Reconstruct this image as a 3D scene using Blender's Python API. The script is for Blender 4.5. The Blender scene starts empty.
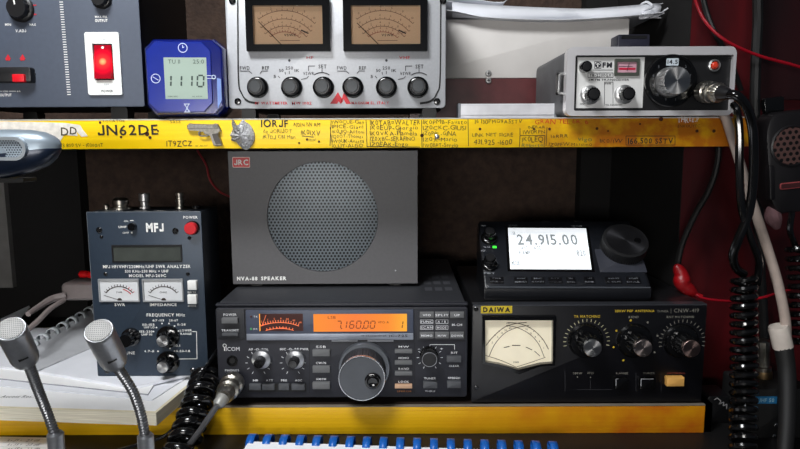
import bpy, math, random
from mathutils import Matrix, Vector
random.seed(7)
R = math.radians
scn = bpy.context.scene
COL = scn.collection
rnd = random.random

# ---------------------------------------------------------------- camera
FPX = 620.0
PITCH, ROLL = R(7.5), 0.004
CAM = Vector((0, -0.60, 0.265))
CM = Matrix.Translation(CAM) @ Matrix.Rotation(R(90) - PITCH, 4, 'X') @ Matrix.Rotation(-ROLL, 4, 'Z')
def ray(px, py):
    return (CM.to_3x3() @ Vector(((px - 400) / FPX, -(py - 224.5) / FPX, -1))).normalized()
def V(px, py, Y):
    d = ray(px, py); return CAM + d * ((Y - CAM.y) / d.y)
def G(px, py, Z):
    d = ray(px, py); return CAM + d * ((Z - CAM.z) / d.z)
cd = bpy.data.cameras.new('camera'); cam = bpy.data.objects.new('camera', cd); COL.objects.link(cam)
cam.matrix_world = CM; cd.sensor_width = 36; cd.lens = 36 * FPX / 800; cd.clip_start = 0.02; cd.clip_end = 20
scn.camera = cam

# ---------------------------------------------------------------- materials
MATS = {}
def lin(c):
    return tuple(((x / 255) / 12.92 if x / 255 <= 0.04045 else ((x / 255 + 0.055) / 1.055) ** 2.4) for x in c)
def mat(name, rgb, rough=0.5, metal=0.0, nz=0.12, ns=60.0, bump=0.0, bs=400.0, emit=0.0, coat=0.0, rgb2=None, spec=0.5, dist=0.001):
    if name in MATS: return MATS[name]
    m = bpy.data.materials.new(name); m.use_nodes = True; nt = m.node_tree; N = nt.nodes; L = nt.links
    b = N['Principled BSDF']; c = lin(rgb)
    tc = N.new('ShaderNodeTexCoord'); no = N.new('ShaderNodeTexNoise'); no.inputs['Scale'].default_value = ns; no.inputs['Detail'].default_value = 5
    L.new(tc.outputs['Object'], no.inputs['Vector'])
    cr = N.new('ShaderNodeValToRGB'); cr.color_ramp.elements[0].position = 0.3; cr.color_ramp.elements[1].position = 0.7
    c2 = lin(rgb2) if rgb2 else tuple(min(1, x * (1 + nz)) for x in c)
    c1 = tuple(x * (1 - nz) for x in c) if not rgb2 else c
    cr.color_ramp.elements[0].color = (*c1, 1); cr.color_ramp.elements[1].color = (*c2, 1)
    L.new(no.outputs['Fac'], cr.inputs['Fac']); L.new(cr.outputs['Color'], b.inputs['Base Color'])
    b.inputs['Roughness'].default_value = rough; b.inputs['Metallic'].default_value = metal
    b.inputs['Specular IOR Level'].default_value = spec
    if coat: b.inputs['Coat Weight'].default_value = coat; b.inputs['Coat Roughness'].default_value = 0.08
    if emit:
        L.new(cr.outputs['Color'], b.inputs['Emission Color']); b.inputs['Emission Strength'].default_value = emit
    if bump:
        n2 = N.new('ShaderNodeTexNoise'); n2.inputs['Scale'].default_value = bs; n2.inputs['Detail'].default_value = 4
        bp = N.new('ShaderNodeBump'); bp.inputs['Strength'].default_value = bump; bp.inputs['Distance'].default_value = dist
        L.new(tc.outputs['Object'], n2.inputs['Vector']); L.new(n2.outputs['Fac'], bp.inputs['Height']); L.new(bp.outputs['Normal'], b.inputs['Normal'])
    MATS[name] = m; return m
def holes_mat(name, base, hole, pitch, rad, rough=0.45, metal=0.3):
    """perforated sheet: hexagonal lattice of dark holes in object X/Z"""
    m = mat(name, base, rough, metal, 0.08); nt = m.node_tree; N = nt.nodes; L = nt.links
    b = N['Principled BSDF']; tc = next(n for n in N if n.type == 'TEX_COORD')
    sep = N.new('ShaderNodeSeparateXYZ'); L.new(tc.outputs['Object'], sep.inputs[0])
    def mt(op, a, bb=None):
        n = N.new('ShaderNodeMath'); n.operation = op
        for i, v in enumerate((a, bb)):
            if v is None: continue
            if isinstance(v, (int, float)): n.inputs[i].default_value = v
            else: L.new(v, n.inputs[i])
        return n.outputs[0]
    px, py = pitch, pitch * math.sqrt(3)
    ds = []
    for off in (0.0, 0.5):
        x = mt('SUBTRACT', mt('FRACT', mt('ADD', mt('DIVIDE', sep.outputs[0], px), off + 50)), 0.5)
        z = mt('SUBTRACT', mt('FRACT', mt('ADD', mt('DIVIDE', sep.outputs[2], py), off + 50)), 0.5)
        x = mt('MULTIPLY', x, px); z = mt('MULTIPLY', z, py)
        ds.append(mt('SQRT', mt('ADD', mt('MULTIPLY', x, x), mt('MULTIPLY', z, z))))
    d = mt('MINIMUM', ds[0], ds[1]); f = mt('LESS_THAN', d, rad)
    mx = N.new('ShaderNodeMix'); mx.data_type = 'RGBA'
    L.new(f, mx.inputs[0]); src = b.inputs['Base Color'].links[0].from_socket
    L.new(src, mx.inputs[6]); mx.inputs[7].default_value = (*lin(hole), 1); L.new(mx.outputs[2], b.inputs['Base Color'])
    bp = N.new('ShaderNodeBump'); bp.inputs['Distance'].default_value = 0.0005; bp.invert = True
    L.new(f, bp.inputs['Height']); L.new(bp.outputs['Normal'], b.inputs['Normal'])
    return m
def glass_mat(name, tint=(255, 255, 255), gl=0.08):
    m = bpy.data.materials.new(name); m.use_nodes = True; nt = m.node_tree; N = nt.nodes; L = nt.links
    N.remove(N['Principled BSDF']); out = next(n for n in N if n.type == 'OUTPUT_MATERIAL')
    t = N.new('ShaderNodeBsdfTransparent'); t.inputs[0].default_value = (*lin(tint), 1)
    g = N.new('ShaderNodeBsdfGlossy'); g.inputs['Roughness'].default_value = 0.06
    mx = N.new('ShaderNodeMixShader'); fr = N.new('ShaderNodeFresnel'); fr.inputs[0].default_value = 1.45
    L.new(fr.outputs[0], mx.inputs[0]); L.new(t.outputs[0], mx.inputs[1]); L.new(g.outputs[0], mx.inputs[2]); L.new(mx.outputs[0], out.inputs[0])
    MATS[name] = m; return m
def streak(name, rgb, rgb2, rough, scale=(2, 200, 60), extra=None, lvl=(0.35, 0.7)):
    """painted wood: stretched noise streaks, optional blotchy second colour (EXTRA) growing with object X"""
    m = bpy.data.materials.new(name); m.use_nodes = True; nt = m.node_tree; N = nt.nodes; L = nt.links; b = N['Principled BSDF']
    tc = N.new('ShaderNodeTexCoord'); mp = N.new('ShaderNodeMapping'); mp.inputs['Scale'].default_value = scale
    no = N.new('ShaderNodeTexNoise'); no.inputs['Scale'].default_value = 1; no.inputs['Detail'].default_value = 6
    L.new(tc.outputs['Object'], mp.inputs[0]); L.new(mp.outputs[0], no.inputs['Vector'])
    cr = N.new('ShaderNodeValToRGB'); cr.color_ramp.elements[0].position = lvl[0]; cr.color_ramp.elements[1].position = lvl[1]
    cr.color_ramp.elements[0].color = (*lin(rgb), 1); cr.color_ramp.elements[1].color = (*lin(rgb2), 1)
    L.new(no.outputs['Fac'], cr.inputs['Fac']); last = cr.outputs['Color']
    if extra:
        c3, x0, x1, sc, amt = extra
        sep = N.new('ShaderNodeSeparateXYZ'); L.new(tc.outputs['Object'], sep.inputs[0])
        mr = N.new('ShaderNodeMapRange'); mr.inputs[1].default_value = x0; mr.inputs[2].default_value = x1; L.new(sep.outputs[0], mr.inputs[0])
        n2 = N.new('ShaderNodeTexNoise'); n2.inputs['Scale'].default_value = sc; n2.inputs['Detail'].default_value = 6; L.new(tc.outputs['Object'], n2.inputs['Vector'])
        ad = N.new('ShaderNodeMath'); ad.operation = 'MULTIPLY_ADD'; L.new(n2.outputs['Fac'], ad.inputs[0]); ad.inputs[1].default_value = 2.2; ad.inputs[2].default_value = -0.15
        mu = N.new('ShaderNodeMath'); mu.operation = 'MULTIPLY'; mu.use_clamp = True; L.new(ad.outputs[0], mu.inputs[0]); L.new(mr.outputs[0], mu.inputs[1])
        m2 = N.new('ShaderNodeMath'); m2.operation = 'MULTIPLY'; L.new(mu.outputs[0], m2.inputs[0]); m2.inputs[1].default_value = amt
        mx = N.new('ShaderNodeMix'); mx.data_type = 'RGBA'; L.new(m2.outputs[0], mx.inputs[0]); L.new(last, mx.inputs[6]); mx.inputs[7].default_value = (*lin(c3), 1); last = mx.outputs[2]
    L.new(last, b.inputs['Base Color']); b.inputs['Roughness'].default_value = rough
    bp = N.new('ShaderNodeBump'); bp.inputs['Strength'].default_value = 0.25; bp.inputs['Distance'].default_value = 0.001
    L.new(no.outputs['Fac'], bp.inputs['Height']); L.new(bp.outputs['Normal'], b.inputs['Normal'])
    MATS[name] = m; return m

yellow = streak('yellow_paint', (252, 212, 2), (243, 198, 0), 0.42, (3, 40, 260), ((172, 88, 14), 0.05, 0.22, 60, 0.92))  # orange-brown toward the right: stains plus the dimmer light, put into the colour
yellow2 = streak('yellow_wood', (236, 186, 0), (214, 162, 0), 0.45, (4, 30, 330), ((190, 92, 10), 0.0, 0.26, 25, 0.92), (0.3, 0.75))  # right end mixes stained wood with painted-in shade
woodd = streak('dark_wood', (38, 26, 18), (24, 17, 13), 0.6, (4, 60, 60))
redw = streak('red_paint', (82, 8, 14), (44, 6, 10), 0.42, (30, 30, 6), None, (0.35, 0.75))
plaster = mat('plaster', (60, 46, 39), 0.9, 0, 0.3, 90, 1.0, 160, dist=0.003, rgb2=(80, 62, 52))
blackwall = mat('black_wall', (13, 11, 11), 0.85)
deskm = mat('desk_black', (15, 14, 15), 0.5, nz=0.3, ns=20)
pale = mat('pale_laminate', (190, 188, 184), 0.4, nz=0.2)
black = mat('black_plastic', (20, 20, 22), 0.38)
blackm = mat('black_matte', (14, 14, 15), 0.65)
gloss = mat('gloss_black', (10, 10, 11), 0.16, coat=0.4)
rubber = mat('rubber', (18, 18, 18), 0.45)
chrome = mat('chrome', (200, 200, 200), 0.22, 1.0, 0.05)
alu = mat('brushed_aluminium', (190, 190, 190), 0.35, 0.9, 0.15, 300)
nickel = mat('nickel', (176, 172, 162), 0.3, 1.0, 0.2, 300)
brass = mat('aged_brass', (140, 116, 84), 0.4, 1.0)
white = mat('white_print', (235, 235, 232), 0.5)
paper = mat('paper', (236, 236, 236), 0.8, nz=0.03, ns=20)
paper2 = mat('cream_paper', (222, 212, 184), 0.8, nz=0.05)
greyp = mat('grey_paper', (176, 178, 182), 0.7, nz=0.06)
ink = mat('ink', (38, 30, 22), 0.6)
inkr = mat('red_ink', (190, 40, 20), 0.6)
inkg = mat('green_ink', (60, 100, 70), 0.6)
redprint = mat('red_print', (196, 30, 44), 0.5)
glass = glass_mat('clear_glass')

# ---------------------------------------------------------------- glyphs
GL = {}
def glyph(ch, bold):
    k = (ch, bold)
    if k in GL: return GL[k]
    if ch == 'J':
        t = .085 + .045 * max(bold, 0); w_ = .40 + .03 * max(bold, 0)
        GL[k] = ([(.05, 0), (w_ - .07, 0), (w_, .07), (w_, .69), (w_ - t, .69), (w_ - t, t), (t, t), (t, .21), (0, .21), (0, .05)], [(0, 1, 5, 6), (1, 2, 5), (2, 3, 4, 5), (0, 6, 9), (6, 7, 8, 9)], w_); return GL[k]
    cu = bpy.data.curves.new('g', 'FONT'); cu.body = ch; cu.resolution_u = 2; cu.offset = {0: 0.0, 1: 0.018, 2: 0.048, -1: -0.006}[bold]
    o = bpy.data.objects.new('g', cu); COL.objects.link(o)
    dg = bpy.context.evaluated_depsgraph_get(); e = o.evaluated_get(dg); me = e.to_mesh()
    vs = [(v.co.x, v.co.y) for v in me.vertices]; fs = [tuple(p.vertices) for p in me.polygons]
    e.to_mesh_clear(); bpy.data.objects.remove(o); bpy.data.curves.remove(cu)
    x0 = min((v[0] for v in vs), default=0); x1 = max((v[0] for v in vs), default=0)
    GL[k] = ([(a - x0, b) for a, b in vs], fs, x1 - x0); return GL[k]

# ---------------------------------------------------------------- mesh builder; coordinates (u right, v up, w out)
M0 = Matrix(((1, 0, 0, 0), (0, 0, -1, 0), (0, 1, 0, 0), (0, 0, 0, 1)))
ID = Matrix.Identity(4)
class MB:
    def __init__(s, M=M0): s.M = M; s.v = []; s.f = []; s.m = []; s.mats = []
    def mi(s, m):
        if m not in s.mats: s.mats.append(m)
        return s.mats.index(m)
    def add(s, vs, fs, m):
        o = len(s.v); s.v += [tuple(s.M @ Vector(p)) for p in vs]; k = s.mi(m)
        for f in fs: s.f.append(tuple(i + o for i in f)); s.m.append(k)
    def loft(s, rings, m, c0=True, c1=True, closed=True):
        n = len(rings[0]); vs = [p for r in rings for p in r]; fs = []
        for j in range(len(rings) - 1):
            for i in range(n if closed else n - 1):
                a = j * n + i; b = j * n + (i + 1) % n; fs.append((a, b, b + n, a + n))
        if c0: fs.append(tuple(range(n - 1, -1, -1)))
        if c1: fs.append(tuple(range((len(rings) - 1) * n, len(rings) * n)))
        s.add(vs, fs, m); return s
    @staticmethod
    def rrect(u0, u1, v0, v1, r, seg=4):
        if r <= 0: return [(u0, v0), (u1, v0), (u1, v1), (u0, v1)]
        P = []
        for cx, cy, a in ((u1 - r, v0 + r, -90), (u1 - r, v1 - r, 0), (u0 + r, v1 - r, 90), (u0 + r, v0 + r, 180)):
            for i in range(seg + 1):
                t = R(a + 90 * i / seg); P.append((cx + r * math.cos(t), cy + r * math.sin(t)))
        return P
    def plate(s, u0, u1, v0, v1, w0, w1, m, r=0, ch=0):
        A = s.rrect(u0, u1, v0, v1, r)
        rings = [[(a, b, w0) for a, b in A]]
        if ch > 0:
            B = s.rrect(u0 + ch, u1 - ch, v0 + ch, v1 - ch, max(r - ch, 0.0001 if r > 0 else 0))
            q = s.rrect(u0 + ch * .3, u1 - ch * .3, v0 + ch * .3, v1 - ch * .3, max(r - ch * .3, 0.0001 if r > 0 else 0))
            rings += [[(a, b, w1 - ch) for a, b in A], [(a, b, w1 - ch * .3) for a, b in q], [(a, b, w1) for a, b in B]]
        else: rings.append([(a, b, w1) for a, b in A])
        return s.loft(rings, m)
    def frame(s, O, I, w0, w1, m, wi=None):
        """bezel between outline O and inner outline I (same counts); inner edge drops to wi"""
        wi = w0 if wi is None else wi
        return s.loft([[(a, b, w0) for a, b in O], [(a, b, w1) for a, b in O], [(a, b, w1) for a, b in I], [(a, b, wi) for a, b in I]], m, False, False)
    def poly(s, P, w0, w1, m, ch=0):
        ar = sum(P[i][0] * P[(i + 1) % len(P)][1] - P[(i + 1) % len(P)][0] * P[i][1] for i in range(len(P)))
        if ar < 0: P = P[::-1]
        rings = [[(a, b, w0) for a, b in P]]
        if ch:
            cx = sum(p[0] for p in P) / len(P); cy = sum(p[1] for p in P) / len(P)
            rings.append([(a, b, w1 - ch) for a, b in P])
            def ins(a, b):
                d = math.hypot(cx - a, cy - b) or 1; return (a + (cx - a) / d * ch, b + (cy - b) / d * ch, w1)
            rings.append([ins(a, b) for a, b in P])
        else: rings.append([(a, b, w1) for a, b in P])
        return s.loft(rings, m)
    def lathe(s, u, v, prof, m, seg=32, fl=0, fd=0.0, frm=None, c0=True, c1=True):
        rings = []
        for j, (r, w) in enumerate(prof):
            ring = []
            for i in range(seg):
                t = 2 * math.pi * i / seg; rr = r
                if fl and (frm is None or j in frm): rr = r - fd * (0.5 + 0.5 * math.cos(fl * t))
                ring.append((u + rr * math.cos(t), v + rr * math.sin(t), w))
            rings.append(ring)
        return s.loft(rings, m, c0, c1)
    def line(s, u0, v0, u1, v1, wd, w, m):
        dx, dy = u1 - u0, v1 - v0; l = math.hypot(dx, dy) or 1; nx, ny = -dy / l * wd / 2, dx / l * wd / 2
        s.add([(u0 - nx, v0 - ny, w), (u1 - nx, v1 - ny, w), (u1 + nx, v1 + ny, w), (u0 + nx, v0 + ny, w)], [(0, 1, 2, 3)], m)
    def arc(s, u, v, r, a0, a1, wd, w, m, n=24):
        vs = []
        for i in range(n + 1):
            t = R(a0 + (a1 - a0) * i / n)
            for q in (r - wd / 2, r + wd / 2): vs.append((u + q * math.cos(t), v + q * math.sin(t), w))
        s.add(vs, [(2 * i, 2 * i + 1, 2 * i + 3, 2 * i + 2) for i in range(n)], m)
    def disc(s, u, v, r, w, m, n=16):
        s.add([(u + r * math.cos(2 * math.pi * i / n), v + r * math.sin(2 * math.pi * i / n), w) for i in range(n)], [tuple(range(n))], m)
    def quad(s, u0, u1, v0, v1, w, m): s.add([(u0, v0, w), (u1, v0, w), (u1, v1, w), (u0, v1, w)], [(0, 1, 2, 3)], m)
    def text(s, t, u0, u1, vc, h, w, m, bold=0, jit=0.0, slant=0.0):
        """TEXT from u0 to u1, capitals h high, centred on vc"""
        sc = h / 0.69; xs = []; x = 0
        for c in t:
            if c == ' ': x += 0.32; xs.append(None); continue
            g = glyph(c, bold); xs.append((x, g)); x += g[2] + 0.13
        tot = x - 0.13; k = (u1 - u0) / tot if u1 is not None else sc
        if u1 is None: u0 = u0 - tot * sc / 2
        for e in xs:
            if e is None: continue
            x, (vs, fs, gw) = e; a = (rnd() - .5) * jit; dy = (rnd() - .5) * jit * h * .8; ss = 1 + (rnd() - .5) * jit
            ca, sa = math.cos(a), math.sin(a)
            P = [((px - gw / 2) * k * ss, (py - 0.345) * sc * ss) for px, py in vs]
            s.add([(u0 + (x + gw / 2) * k + X * ca - Y * sa + slant * Y, vc + dy + X * sa + Y * ca, w) for X, Y in P], fs, m)
    def tube(s, pts, r, m, seg=10, n=6, rr=None):
        P = smooth(pts, n); N = len(P); rings = []
        t0 = (P[1] - P[0]).normalized(); up = Vector((0, 0, 1)) if abs(t0.z) < .9 else Vector((1, 0, 0))
        a = t0.cross(up).normalized()
        for i in range(N):
            t = (P[min(i + 1, N - 1)] - P[max(i - 1, 0)]).normalized(); a = (a - t * a.dot(t)).normalized(); b = t.cross(a)
            q = rr(i / (N - 1)) if rr else r
            rings.append([tuple(P[i] + (a * math.cos(2 * math.pi * k / seg) + b * math.sin(2 * math.pi * k / seg)) * q) for k in range(seg)])
        return s.loft(rings, m)
    def coil(s, pts, rad, r, turns, m, seg=8, per=14):
        P = smooth(pts, 12); ds = [0]
        for i in range(1, len(P)): ds.append(ds[-1] + (P[i] - P[i - 1]).length)
        tot = ds[-1]; Q = []; n = int(turns * per); j = 0; a = None
        for k in range(n + 1):
            d = tot * k / n
            while j < len(P) - 2 and ds[j + 1] < d: j += 1
            f = (d - ds[j]) / max(ds[j + 1] - ds[j], 1e-9); c = P[j].lerp(P[j + 1], min(f, 1)); t = (P[j + 1] - P[j]).normalized()
            if a is None: a = t.cross(Vector((0, 1, 0))).normalized()
            a = (a - t * a.dot(t)).normalized(); b = t.cross(a); th = 2 * math.pi * k / per
            Q.append(c + (a * math.cos(th) + b * math.sin(th)) * rad)
        return s.tube(Q, r, m, seg, 1)
    def build(s, name, parent=None, angle=35):
        if not s.v: return None
        me = bpy.data.meshes.new(name); me.from_pydata(s.v, [], s.f)
        for m in s.mats: me.materials.append(m)
        me.polygons.foreach_set('material_index', s.m); me.polygons.foreach_set('use_smooth', [True] * len(s.f)); me.update()
        me.set_sharp_from_angle(angle=R(angle))
        o = bpy.data.objects.new(name, me); COL.objects.link(o)
        if parent: o.parent = parent
        return o
def smooth(pts, n):
    P = [Vector(p) for p in pts]
    if n <= 1 or len(P) < 3: return P
    out = []; E = [P[0] * 2 - P[1]] + P + [P[-1] * 2 - P[-2]]
    for i in range(1, len(E) - 2):
        a, b, c, d = E[i - 1:i + 3]
        for k in range(n):
            t = k / n; out.append(0.5 * ((2 * b) + (c - a) * t + (2 * a - 5 * b + 4 * c - d) * t * t + (3 * b - a - 3 * c + d) * t ** 3))
    out.append(P[-1]); return out

# ---------------------------------------------------------------- things
def tag(o, label, cat, group=None, kind=None):
    if label: o['label'] = label
    if cat: o['category'] = cat
    if group: o['group'] = group
    if kind: o['kind'] = kind
    return o
def thing(name, label, cat, loc=(0, 0, 0), group=None, rz=0):
    o = bpy.data.objects.new(name, None); COL.objects.link(o); o.empty_display_size = 0.02
    o.location = loc; o.rotation_euler = (0, 0, rz); return tag(o, label, cat, group)
def struct(mb, name): o = mb.build(name); o['kind'] = 'structure'; return o
def wbox(x0, x1, y0, y1, z0, z1, m, ch=0.0):
    mb = MB(M0); mb.plate(x0, x1, z0, z1, -y1, -y0, m, 0, ch); return mb

class Dev:
    """an apparatus: an Empty and its front face, addressed through points of the photograph"""
    def __init__(s, name, label, cat, loc, L=None, rz=0, group=None):
        s.t = thing(name, label, cat, loc, group, rz); s.L = (L or ID) @ M0
        s.W = Matrix.Translation(loc) @ Matrix.Rotation(rz, 4, 'Z') @ s.L; s.Wi = s.W.inverted(); s.txt = MB(s.L)
    def p(s, px, py, w=0.0):
        o = s.Wi @ CAM; d = s.Wi.to_3x3() @ ray(px, py); q = o + d * ((w - o.z) / d.z); return q.x, q.y
    def sc(s, px, py, w=0.0):
        a = s.p(px, py, w); b = s.p(px + 1, py, w); return abs(b[0] - a[0])
    def mb(s): return MB(s.L)
    def T(s, t, x0, x1, yc, h, m=None, bold=None, w=0.0003, **k):
        if bold is None: bold = 1
        m = m or white; u0, v = s.p(x0, yc, w); u1, _ = s.p(x1, yc, w); s.txt.text(t, u0, u1, v, h * s.sc(x0, yc), w, m, bold, **k)
    def ln(s, x0, y0, x1, y1, wd, m=None, w=0.0003):
        a = s.p(x0, y0, w); b = s.p(x1, y1, w); s.txt.line(a[0], a[1], b[0], b[1], wd * s.sc(x0, y0), w, m or white)
    def dot(s, x, y, r, m=None, w=0.0003):
        a = s.p(x, y, w); s.txt.disc(a[0], a[1], r * s.sc(x, y), w, m or white)
    def rect(s, x0, x1, y0, y1, w=0.0): # y0 top, y1 bottom
        a = s.p(x0, (y0 + y1) / 2, w)[0]; b = s.p(x1, (y0 + y1) / 2, w)[0]; c = s.p((x0 + x1) / 2, y1, w)[1]; d = s.p((x0 + x1) / 2, y0, w)[1]; return a, b, c, d
    def button(s, x0, x1, y0, y1, h, m, name='button', r=0.0, ch=0.0004, parent=None, w0=0.0, label=None):
        mb = s.mb(); mb.plate(*s.rect(x0, x1, y0, y1, w0 + h), w0, w0 + h, m, r, ch); o = mb.build(name, parent or s.t)
        if label: o['label'] = label
        return o
    def screw(s, x, y, rpx, m, w0=0.0, name='screw'):
        u, v = s.p(x, y, w0); r = rpx * s.sc(x, y); mb = s.mb()
        mb.lathe(u, v, [(r, w0), (r, w0 + r * .25), (r * .7, w0 + r * .5), (0.0001, w0 + r * .55)], m, 16)
        mb.line(u - r * .55, v, u + r * .55, v, r * .22, w0 + r * .58, blackm); mb.line(u, v - r * .55, u, v + r * .55, r * .22, w0 + r * .58, blackm)
        return mb.build(name, s.t)
    def knob(s, x, y, rpx, h, m, cap=None, capr=0.6, skirt=None, skm=None, fl=0, ptr=None, pang=90, name='knob', w0=0.0, label=None, fd=0.08, capm_raise=0.0, ring=None):
        """knob whose front centre shows at (x, y)"""
        u, v = s.p(x, y, w0 + h); r = rpx * s.sc(x, y, w0 + h); mb = s.mb(); seg = 96 if fl > 12 else 48
        if skirt:
            R2 = skirt * r; mb.lathe(u, v, [(R2, w0), (R2, w0 + h * .22), (R2 * .96, w0 + h * .28), (r * 1.02, w0 + h * .36)], skm or m, 48)
        mb.lathe(u, v, [(r, w0 + (h * .3 if skirt else 0)), (r, w0 + h * .55), (r * .97, w0 + h - r * .1), (r * .88, w0 + h)], m, seg, fl, r * fd, (0, 1, 2))
        if ring: mb.lathe(u, v, [(r * .9, w0 + h), (r * .9, w0 + h + .0004), (r * .82, w0 + h + .0004), (r * .82, w0 + h)], ring, 48, c0=False, c1=False)
        if ptr:
            a = R(pang); mb.line(u + r * .25 * math.cos(a), v + r * .25 * math.sin(a), u + r * .85 * math.cos(a), v + r * .85 * math.sin(a), r * .14, w0 + h + 0.0002, ptr)
        o = mb.build(name, s.t)
        if label: o['label'] = label
        if cap:
            c = s.mb(); rc = r * capr; z = w0 + h + capm_raise
            if capm_raise: c.lathe(u, v, [(rc, w0 + h - .001), (rc, z)], m, 32)
            c.lathe(u, v, [(rc, z - 0.0005), (rc, z + .0003), (rc * .93, z + .0007), (0.0001, z + .0008)], cap, 40); k = c.build('knob_cap', o)
        return o
    def fin(s, name='lettering'): return s.txt.build(name, s.t)
def spun(name, rgb, k=0.5):
    """lathe-turned metal: anisotropic cap with a highlight that fans from the centre"""
    m = mat(name, rgb, 0.32, 1.0, 0.05, 200); b = m.node_tree.nodes['Principled BSDF']; b.inputs['Anisotropic'].default_value = 0.85
    tg = m.node_tree.nodes.new('ShaderNodeTangent'); tg.direction_type = 'RADIAL'; tg.axis = 'Y'
    m.node_tree.links.new(tg.outputs[0], b.inputs['Tangent']); return m
alucap = spun('spun_aluminium', (205, 205, 205))

# ================================================================ SETTING
ZU = V(400, 118, 0).z; ZUB = V(400, 147.8, 0).z; ZLB = V(400, 434, 0).z
DESK = ZLB - 0.0002
struct(wbox(-0.75, 0.9, 0.36, 0.40, -0.8, 0.9, plaster), 'wall_back')
struct(wbox(-0.75, -0.72, -0.9, 0.36, -0.8, 0.9, plaster), 'wall_left')
XP = V(680, 220, 0.10).x
struct(wbox(XP, 0.9, 0.10, 0.36, DESK, 0.62, redw), 'wall_right')
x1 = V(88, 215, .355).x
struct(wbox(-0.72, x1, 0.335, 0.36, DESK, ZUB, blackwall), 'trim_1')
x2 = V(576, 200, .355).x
struct(wbox(x2, XP, 0.335, 0.36, DESK, 0.6, blackwall), 'trim_2')  # added black panel: the back wall's fade into darkness put into colour
xa = V(9, 220, .33).x
z0_, z1_ = V(5, 287, .33).z, V(5, 160, .33).z
struct(wbox(xa - 0.12, xa, 0.325, 0.335, z0_, ZUB, mat('grey_board', (120, 118, 116), .7)), 'trim_3')
struct(wbox(XP - .0009, XP, .0995, .335, DESK, .62, blackwall), 'trim_5')
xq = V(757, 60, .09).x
struct(wbox(xq, .9, .09, .0995, ZUB + .05, .62, streak('dimmed_red_paint', (40, 5, 9), (22, 4, 7), .45, (30, 30, 6))), 'trim_4')  # added darker copy of the red wall, its dim right side painted in
struct(wbox(-0.75, 0.9, -0.9, 0.40, -0.84, -0.80, deskm), 'floor')

dk = thing('desk', 'black desk top under the yellow shelves, holding the notebook and microphones', 'desk', (0, 0, DESK))
mb = MB(ID); mb.M = Matrix.Translation((0, 0, -DESK)) @ M0
mb.plate(-0.70, 0.60, DESK - .03, DESK, -.36, .34, deskm, 0, .002); o = mb.build('desk_top', dk); o.location = (0, 0, 0)
for sx in (-.66, .54):
    for sy in (-.30, .32):
        q = MB(Matrix.Translation((0, 0, -DESK)) @ M0); q.plate(sx - .02, sx + .02, -.80, DESK - .03, -sy - .02, -sy + .02, deskm); q.build('leg', dk)

# ---------------------------------------------------------------- upper shelf
XUR = V(753, 130, 0).x
us = Dev('shelf', 'upper yellow wooden shelf whose front edge is covered in handwritten call signs', 'shelf', (0, 0, ZUB))
H = ZU - ZUB
mb = us.mb(); mb.plate(-0.70, XP - .001, 0.0005, H - .001, -.355, -.002, woodd); mb.plate(XP - .001, XUR, 0.0005, H - .001, -.098, -.002, woodd); mb.build('board', us.t)
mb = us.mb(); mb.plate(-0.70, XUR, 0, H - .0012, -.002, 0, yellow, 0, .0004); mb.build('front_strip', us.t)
mb = us.mb(); mb.plate(-0.70, XUR, H - .0012, H, -.012, .0003, pale, 0, .0003); o = mb.build('top_trim', us.t); o['label'] = 'pale laminate edge'
tape = mat('torn_tape', (226, 220, 210), .6, nz=.15, ns=200)
mb = us.mb(); E = [(-20, 121), (40, 122), (66, 123), (80, 125), (83, 130), (88, 136), (82, 137), (76, 131), (78, 136), (64, 135), (60, 142), (50, 142), (46, 133), (30, 131), (-20, 131)]
mb.poly([us.p(*e) for e in E], 0, .0003, tape); mb.build('tape', us.t)['label'] = 'torn whitish tape remnant'
W = .0004
def hw(t, x0, x1, y, h, m=ink, b=-1, j=.3): us.T(t, x0, x1, y, h, m, b, W, jit=j)
hw('DD', 61, 77, 131, 7.5, mat('tape_ink', (70, 60, 30), .6), 1); hw('LOCATOR', 103, 125, 121, 2.6); hw('JN62DE', 97.5, 158, 130, 10, b=1, j=.12)
hw('73 850 SV - 10300/IT', 60, 103, 145.3, 3.2); hw('SSSS', 170, 180.5, 121.5, 3); hw('IT9ZCZ', 166.5, 192, 143.5, 5.4, b=0, j=.15); hw('w.mar', 195, 208, 145.4, 2)
hw('IORJF', 261, 288, 123.5, 7, b=1, j=.12); hw('de JORIJOT', 263, 292, 131, 4, mat('faded_ink', (110, 90, 20), .6)); hw('IK7DJ CB1 Man', 263, 295, 137, 3.6)
hw('AI0(N 1W RM', 293, 320, 124.5, 3.8); hw('IK0IXV', 301, 320, 132.5, 5); hw('moi', 309, 316, 139.5, 2.6)
for i, t in enumerate(['IW0CUE-Gen', 'IP1CE-Giani', 'IK0JIQ-Antoni', 'IQ0OT-Thomas', 'IW0UK-Anasta', 'I0JJT-ALDO']): hw(t, 332, 364 - (i % 2), 122 + i * 4.75, 3.4)
for i, t in enumerate(['IK0TAB=WALTER', 'IK0EUP-Giorgio', 'IK0VKA-Pamela', 'IZ0XBC-SERAFINO', 'IZ0EAK-Enzo']): hw(t, 370, (420, 418, 417, 415, 408)[i], 122.5 + i * 5.4, 4.2 if i else 4.8)
for i, t in enumerate(['IK0PMB-Fausto', 'IZ0CKC-GIUSI', 'IZ0PPL-GINA', 'IZ0X-Mario', 'IW0BPT-Sergio']): hw(t, 423, (467, 466, 456, 457, 458)[i], 122 + i * 5.8, 4)
hw('16 I30PMG9A5STV', 475, 522, 121.5, 4); hw('GRAN TEL.ER. 6', 535, 588, 121.5, 4.5, inkr); hw('LINK NET SIGRE', 472, 513, 135, 3.4); hw('431.925 -1600', 474, 512, 142, 4.8)
hw('IK0LEQ', 522, 543, 139.5, 4.6); hw('Roberto', 522, 543, 145, 3.2, inkg); hw('IW0RPN', 523, 545, 132, 3.6); hw('INFRAR', 528, 545, 127, 2.6)
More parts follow.
